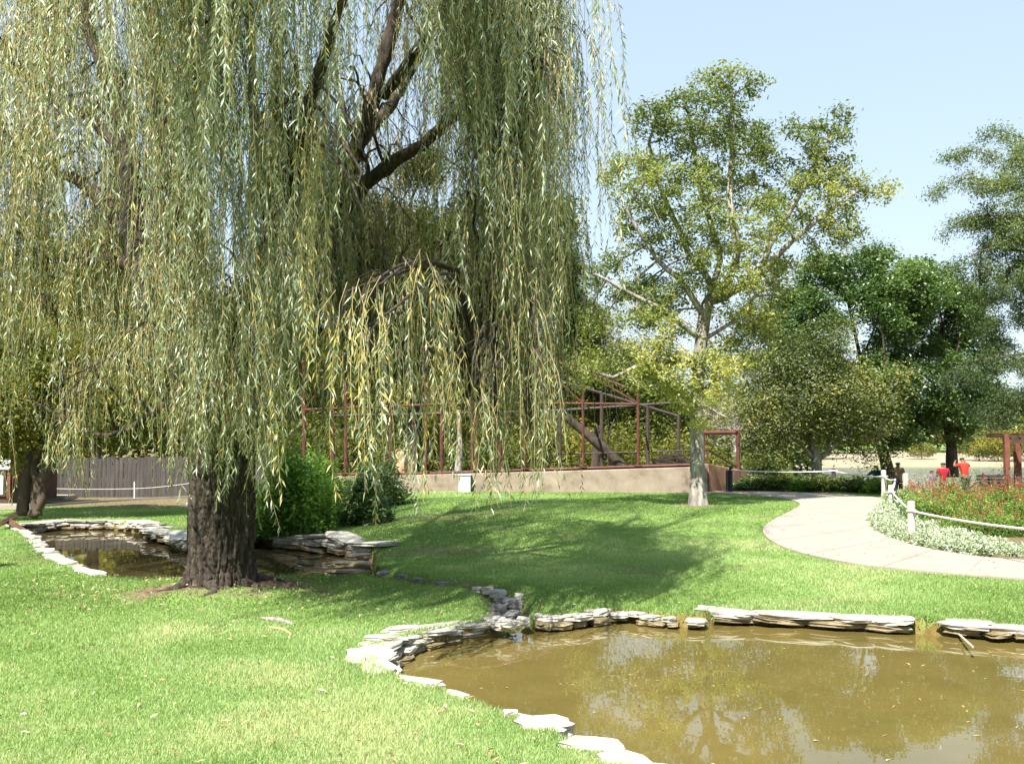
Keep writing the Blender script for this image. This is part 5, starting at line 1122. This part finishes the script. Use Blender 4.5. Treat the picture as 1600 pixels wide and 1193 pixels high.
mb = MB(); mb.tube([P(0, 818, 23.5), P(25, 806, 24.5)], .06, 4); tag(mb.build('wet_plank', 'brown_wood'), 'short dark plank crossing behind the slanting one', 'plank')
# garden lamp left of trunk
g = G(294, 838); Yl = 20.0; t = thing('garden_lamp', 'small white globe lamp on a thin stake left of the willow trunk', 'lamp', (*P(293, 850, Yl)[:2], 0.0))
me = bpy.data.meshes.new('globe'); bm = bmesh.new(); bmesh.ops.create_uvsphere(bm, u_segments=16, v_segments=10, radius=.055); bm.to_mesh(me); bm.free()
for p_ in me.polygons: p_.use_smooth = True
me.materials.append(M['white']); o = bpy.data.objects.new('globe', me); col.objects.link(o); o.parent = t; o.location = (0, 0, float(P(293, 788, Yl)[2]))
mb = MB(); zt = float(P(293, 788, Yl)[2]) - .05; mb.tube([[0, 0, -.1], [0, 0, zt]], .015, 6); mb.build('stake', 'black', t, local=True)
# surface roots on the lawn
for px0, py0, px1, py1, r, lab in [(408, 967, 458, 977, .035, 'bare curved root showing in the lawn right of the willow'), (420, 981, 455, 992, .02, 'thin reddish root in the lawn below the bare curved one'), (590, 898, 640, 897, .02, 'thin stick lying in the shade by the stream')]:
    a, b = G(px0, py0), G(px1, py1); m_ = (a + b) / 2 + [0.02, .06, 0]; c = catmull([a, m_, b], 12); c[:, 2] = H(c[:, 0], c[:, 1]) + .012
    mb = MB(); mb.tube(c, r * (1 - .5 * np.abs(np.linspace(-1, 1, 12))), 7); tag(mb.build('root', 'bark_grey' if r > .03 else 'stone_tan', smooth=True), lab, 'root')
mb = MB()
for a, b in [((1495, 985), (1462, 967)), ((1498, 990), (1520, 1010))]: mb.tube([Z0(*a, WR + .05), Z0(*b, WR + .12)], .012, 5)
tag(mb.build('dead_stick', 'twig_pale'), 'pale dead stick lying at the water edge by the right slabs', 'stick')

# ------------------------------------------------------------------ pergola at the right edge
t = thing('pergola', 'dark red timber pergola posts and beam at the right edge by the lake', 'pergola', (XW(1585, 37), 37, -.1))
for px, w_ in ((1573, .17), (1590, .2), (1612, .17), (1640, .17)):
    a = P(px, 762, 37 + (px == 1590) * .8); b = P(px, 690, 37 + (px == 1590) * .8); mb = MB(); mb.box((a + b) / 2, (w_, w_, float(b[2] - a[2]) + .6)); mb.build('post', 'red_post', t)
mb = MB(); a = P(1568, 688, 37); b = P(1700, 684, 37); mb.box((a + b) / 2, (float(b[0] - a[0]), .12, .3)); mb.build('beam', 'brown_wood', t)
mb = MB(); 
for i in range(9):
    a = P(1568 + i * 15, 685, 37.4); mb.box(a + [0, .4, .12], (.07, 1.8, .16))
mb.build('slat', 'brown_wood', t)
# two dark waste bins / crates by the shore
for px, w_, lab in ((1548, .9, 'dark slatted box by the shore left of the pergola'),):
    t = thing('slatted_box', lab, 'box', (*P(px, 750, 40)[:2], float(H0(*P(px, 750, 40)[:2])))); g = P(px, 745, 40)
    for i in range(5): mb = MB(); mb.box((g[0], 40, .15 + i * .13), (w_, .5, .09)); mb.build('slat', 'dead_wood', t)
    for dx in (-.42, .42): mb = MB(); mb.box((g[0] + dx, 39.72, .3), (.07, .06, 1.0)); mb.build('corner_post', 'brown_wood', t)

# ------------------------------------------------------------------ people at the lakeside (seen from behind)
def skinned(name, verts, edges, radii, mat, parent, root=0, sub=2):
    me = bpy.data.meshes.new(name); me.from_pydata([tuple(map(float, v)) for v in verts], edges, [])
    o = bpy.data.objects.new(name, me); col.objects.link(o)
    sk = o.modifiers.new('skin', 'SKIN'); sk.use_smooth_shade = True
    for i, r in enumerate(radii):
        d = me.skin_vertices[0].data[i]; d.radius = (r, r) if np.isscalar(r) else r; d.use_root = (i == root)
    ss_ = o.modifiers.new('sub', 'SUBSURF'); ss_.levels = sub; ss_.render_levels = sub
    dg = bpy.context.evaluated_depsgraph_get(); m2 = bpy.data.meshes.new_from_object(o.evaluated_get(dg))
    bpy.data.objects.remove(o); m2.name = name; m2.materials.clear(); m2.materials.append(M[mat])
    for p in m2.polygons: p.use_smooth = True
    o = bpy.data.objects.new(name, m2); col.objects.link(o); o.parent = parent; return o
def person(label, px, headpy, Y, height, shirt, pants, rz=0, hair_long=False, arm='down', lean=0.0, hairball=1.12):
    top = P(px, headpy, Y); z0 = top[2] - height * (1 if lean == 0 else .93)
    root = thing('person', label, 'person', (top[0], Y, z0), None, rz); s = height / 1.75
    L = lambda z: lean * max(0, z - .9)   # leaning forward (away, +y)
    v = [(0, 0, .95), (0, .0 + L(1.15), 1.15), (0, L(1.38), 1.38), (0, L(1.48) + .01, 1.49), (0, L(1.58) + .02, 1.58), (0, L(1.68) + .02, 1.68),
         (-.09, 0, .9), (-.1, .02, .5), (-.1, -.02, .09), (-.1, .12, .04), (.09, 0, .9), (.1, .02, .5), (.1, -.02, .09), (.1, .12, .04)]
    e = [(0, 1), (1, 2), (2, 3), (3, 4), (4, 5), (0, 6), (6, 7), (7, 8), (8, 9), (0, 10), (10, 11), (11, 12), (12, 13)]
    r = [(.15, .11), (.14, .10), (.17, .11), .055, .085, .075, .085, .058, .042, .035, .085, .058, .042, .035]
    arms = []
    for sx in (-1, 1):
        sh = (sx * .17, L(1.4), 1.40)
        if arm == 'down' or (arm == 'out_left' and sx > 0): el, wr, ha = (sx * .25, L(1.15) - .02, 1.13), (sx * .24, L(1.0) + .1, .90), (sx * .23, L(1) + .13, .82)
        elif arm == 'out_left': el, wr, ha = (-.38, L(1.3) + .05, 1.24), (-.58, L(1.2) + .12, 1.14), (-.66, L(1.2) + .14, 1.10)
        elif arm == 'up_face': el, wr, ha = (sx * .36, L(1.35) + .12, 1.33), (sx * .22, L(1.5) + .2, 1.52), (sx * .16, L(1.55) + .18, 1.57)
        else: el, wr, ha = (sx * .25, L(1.15) + .0, 1.16), (sx * .16, L(1.1) + .22, 1.16), (sx * .1, L(1.1) + .28, 1.18)
        b = len(v); v += [sh, el, wr, ha]; e += [(2, b), (b, b + 1), (b + 1, b + 2), (b + 2, b + 3)]; r += [.07, .05, .035, .042]; arms.append((sh, el, wr, ha))
    sc = lambda a: [tuple(np.array(p) * s) for p in a]
    rs = [(tuple(np.array(q) * s) if not np.isscalar(q) else q * s) for q in r]
    skinned('body', sc(v), e, rs, 'skin', root)
    # shirt and trousers follow the body a little outside it
    vs = [(0, 0, .93), (0, L(1.15), 1.15), (0, L(1.38), 1.38), (0, L(1.44) + .005, 1.45)]; es = [(0, 1), (1, 2), (2, 3)]; r2 = [(.168, .13), (.158, .12), (.182, .128), .08]
    for sh, el, wr, ha in arms:
        b = len(vs); m_ = tuple(np.array(sh) * .25 + np.array(el) * .75); vs += [sh, m_]; es += [(2, b), (b, b + 1)]; r2 += [.088, .072]
    skinned('shirt', sc(vs), es, [(tuple(np.array(q) * s) if not np.isscalar(q) else q * s) for q in r2], shirt, root)
    vp = [(0, 0, .96), (-.095, 0, .86), (-.1, .02, .5), (-.1, -.02, .12), (.095, 0, .86), (.1, .02, .5), (.1, -.02, .12)]
    skinned('trousers', sc(vp), [(0, 1), (1, 2), (2, 3), (0, 4), (4, 5), (5, 6)], [(.155 * s, .125 * s), .1 * s, .075 * s, .06 * s, .1 * s, .075 * s, .06 * s], pants, root)
    hz = 1.66; hy = L(1.66) + .005
    vh = [(0, hy - .005, hz - .04), (0, hy - .0, hz + .025)]; rh = [.088 * hairball, .088 * hairball]
    if hair_long: vh = [(0, hy - .04, hz - .32), (0, hy - .03, hz - .16)] + vh; rh = [.07, .1] + rh
    skinned('hair', sc(vh), [(i, i + 1) for i in range(len(vh) - 1)], [x * s for x in rh], 'hair', root)
    # face, ears
    mb = MB(); 
    for sx in (-1, 1): mb.box(np.array([sx * .088, hy + .02, hz - .035]) * s, (.02 * s, .035 * s, .06 * s))
    mb.build('ear', 'skin', root, local=True)
    mb = MB(); mb.box(np.array([0, hy + .105, hz - .045]) * s, (.025 * s, .03 * s, .045 * s)); mb.build('nose', 'skin', root, local=True)
    return root
person('person with long dark hair and teal top left of the leaning trunk', 1369, 724, 41.5, 1.62, 'teal', 'denim', .15, True, 'out_left')
person('person in a light brown shirt right of the leaning trunk', 1403, 719.5, 42.5, 1.75, 'tanshirt', 'denim', -.1, False, 'down')
person('person in a dark red shirt seen from behind, left of the straight tree trunk', 1473.5, 720, 41, 1.75, 'maroon', 'denim', 0, False, 'front')
person('child with dark hair in grey beside the person in dark red', 1456, 733, 40.5, 1.3, 'greycloth', 'denim', .2, False, 'down')
person('person in bright red raising both hands to the face, right of the straight trunk', 1508, 717, 41, 1.72, 'red', 'denim', .2, False, 'up_face', .25, 1.35)
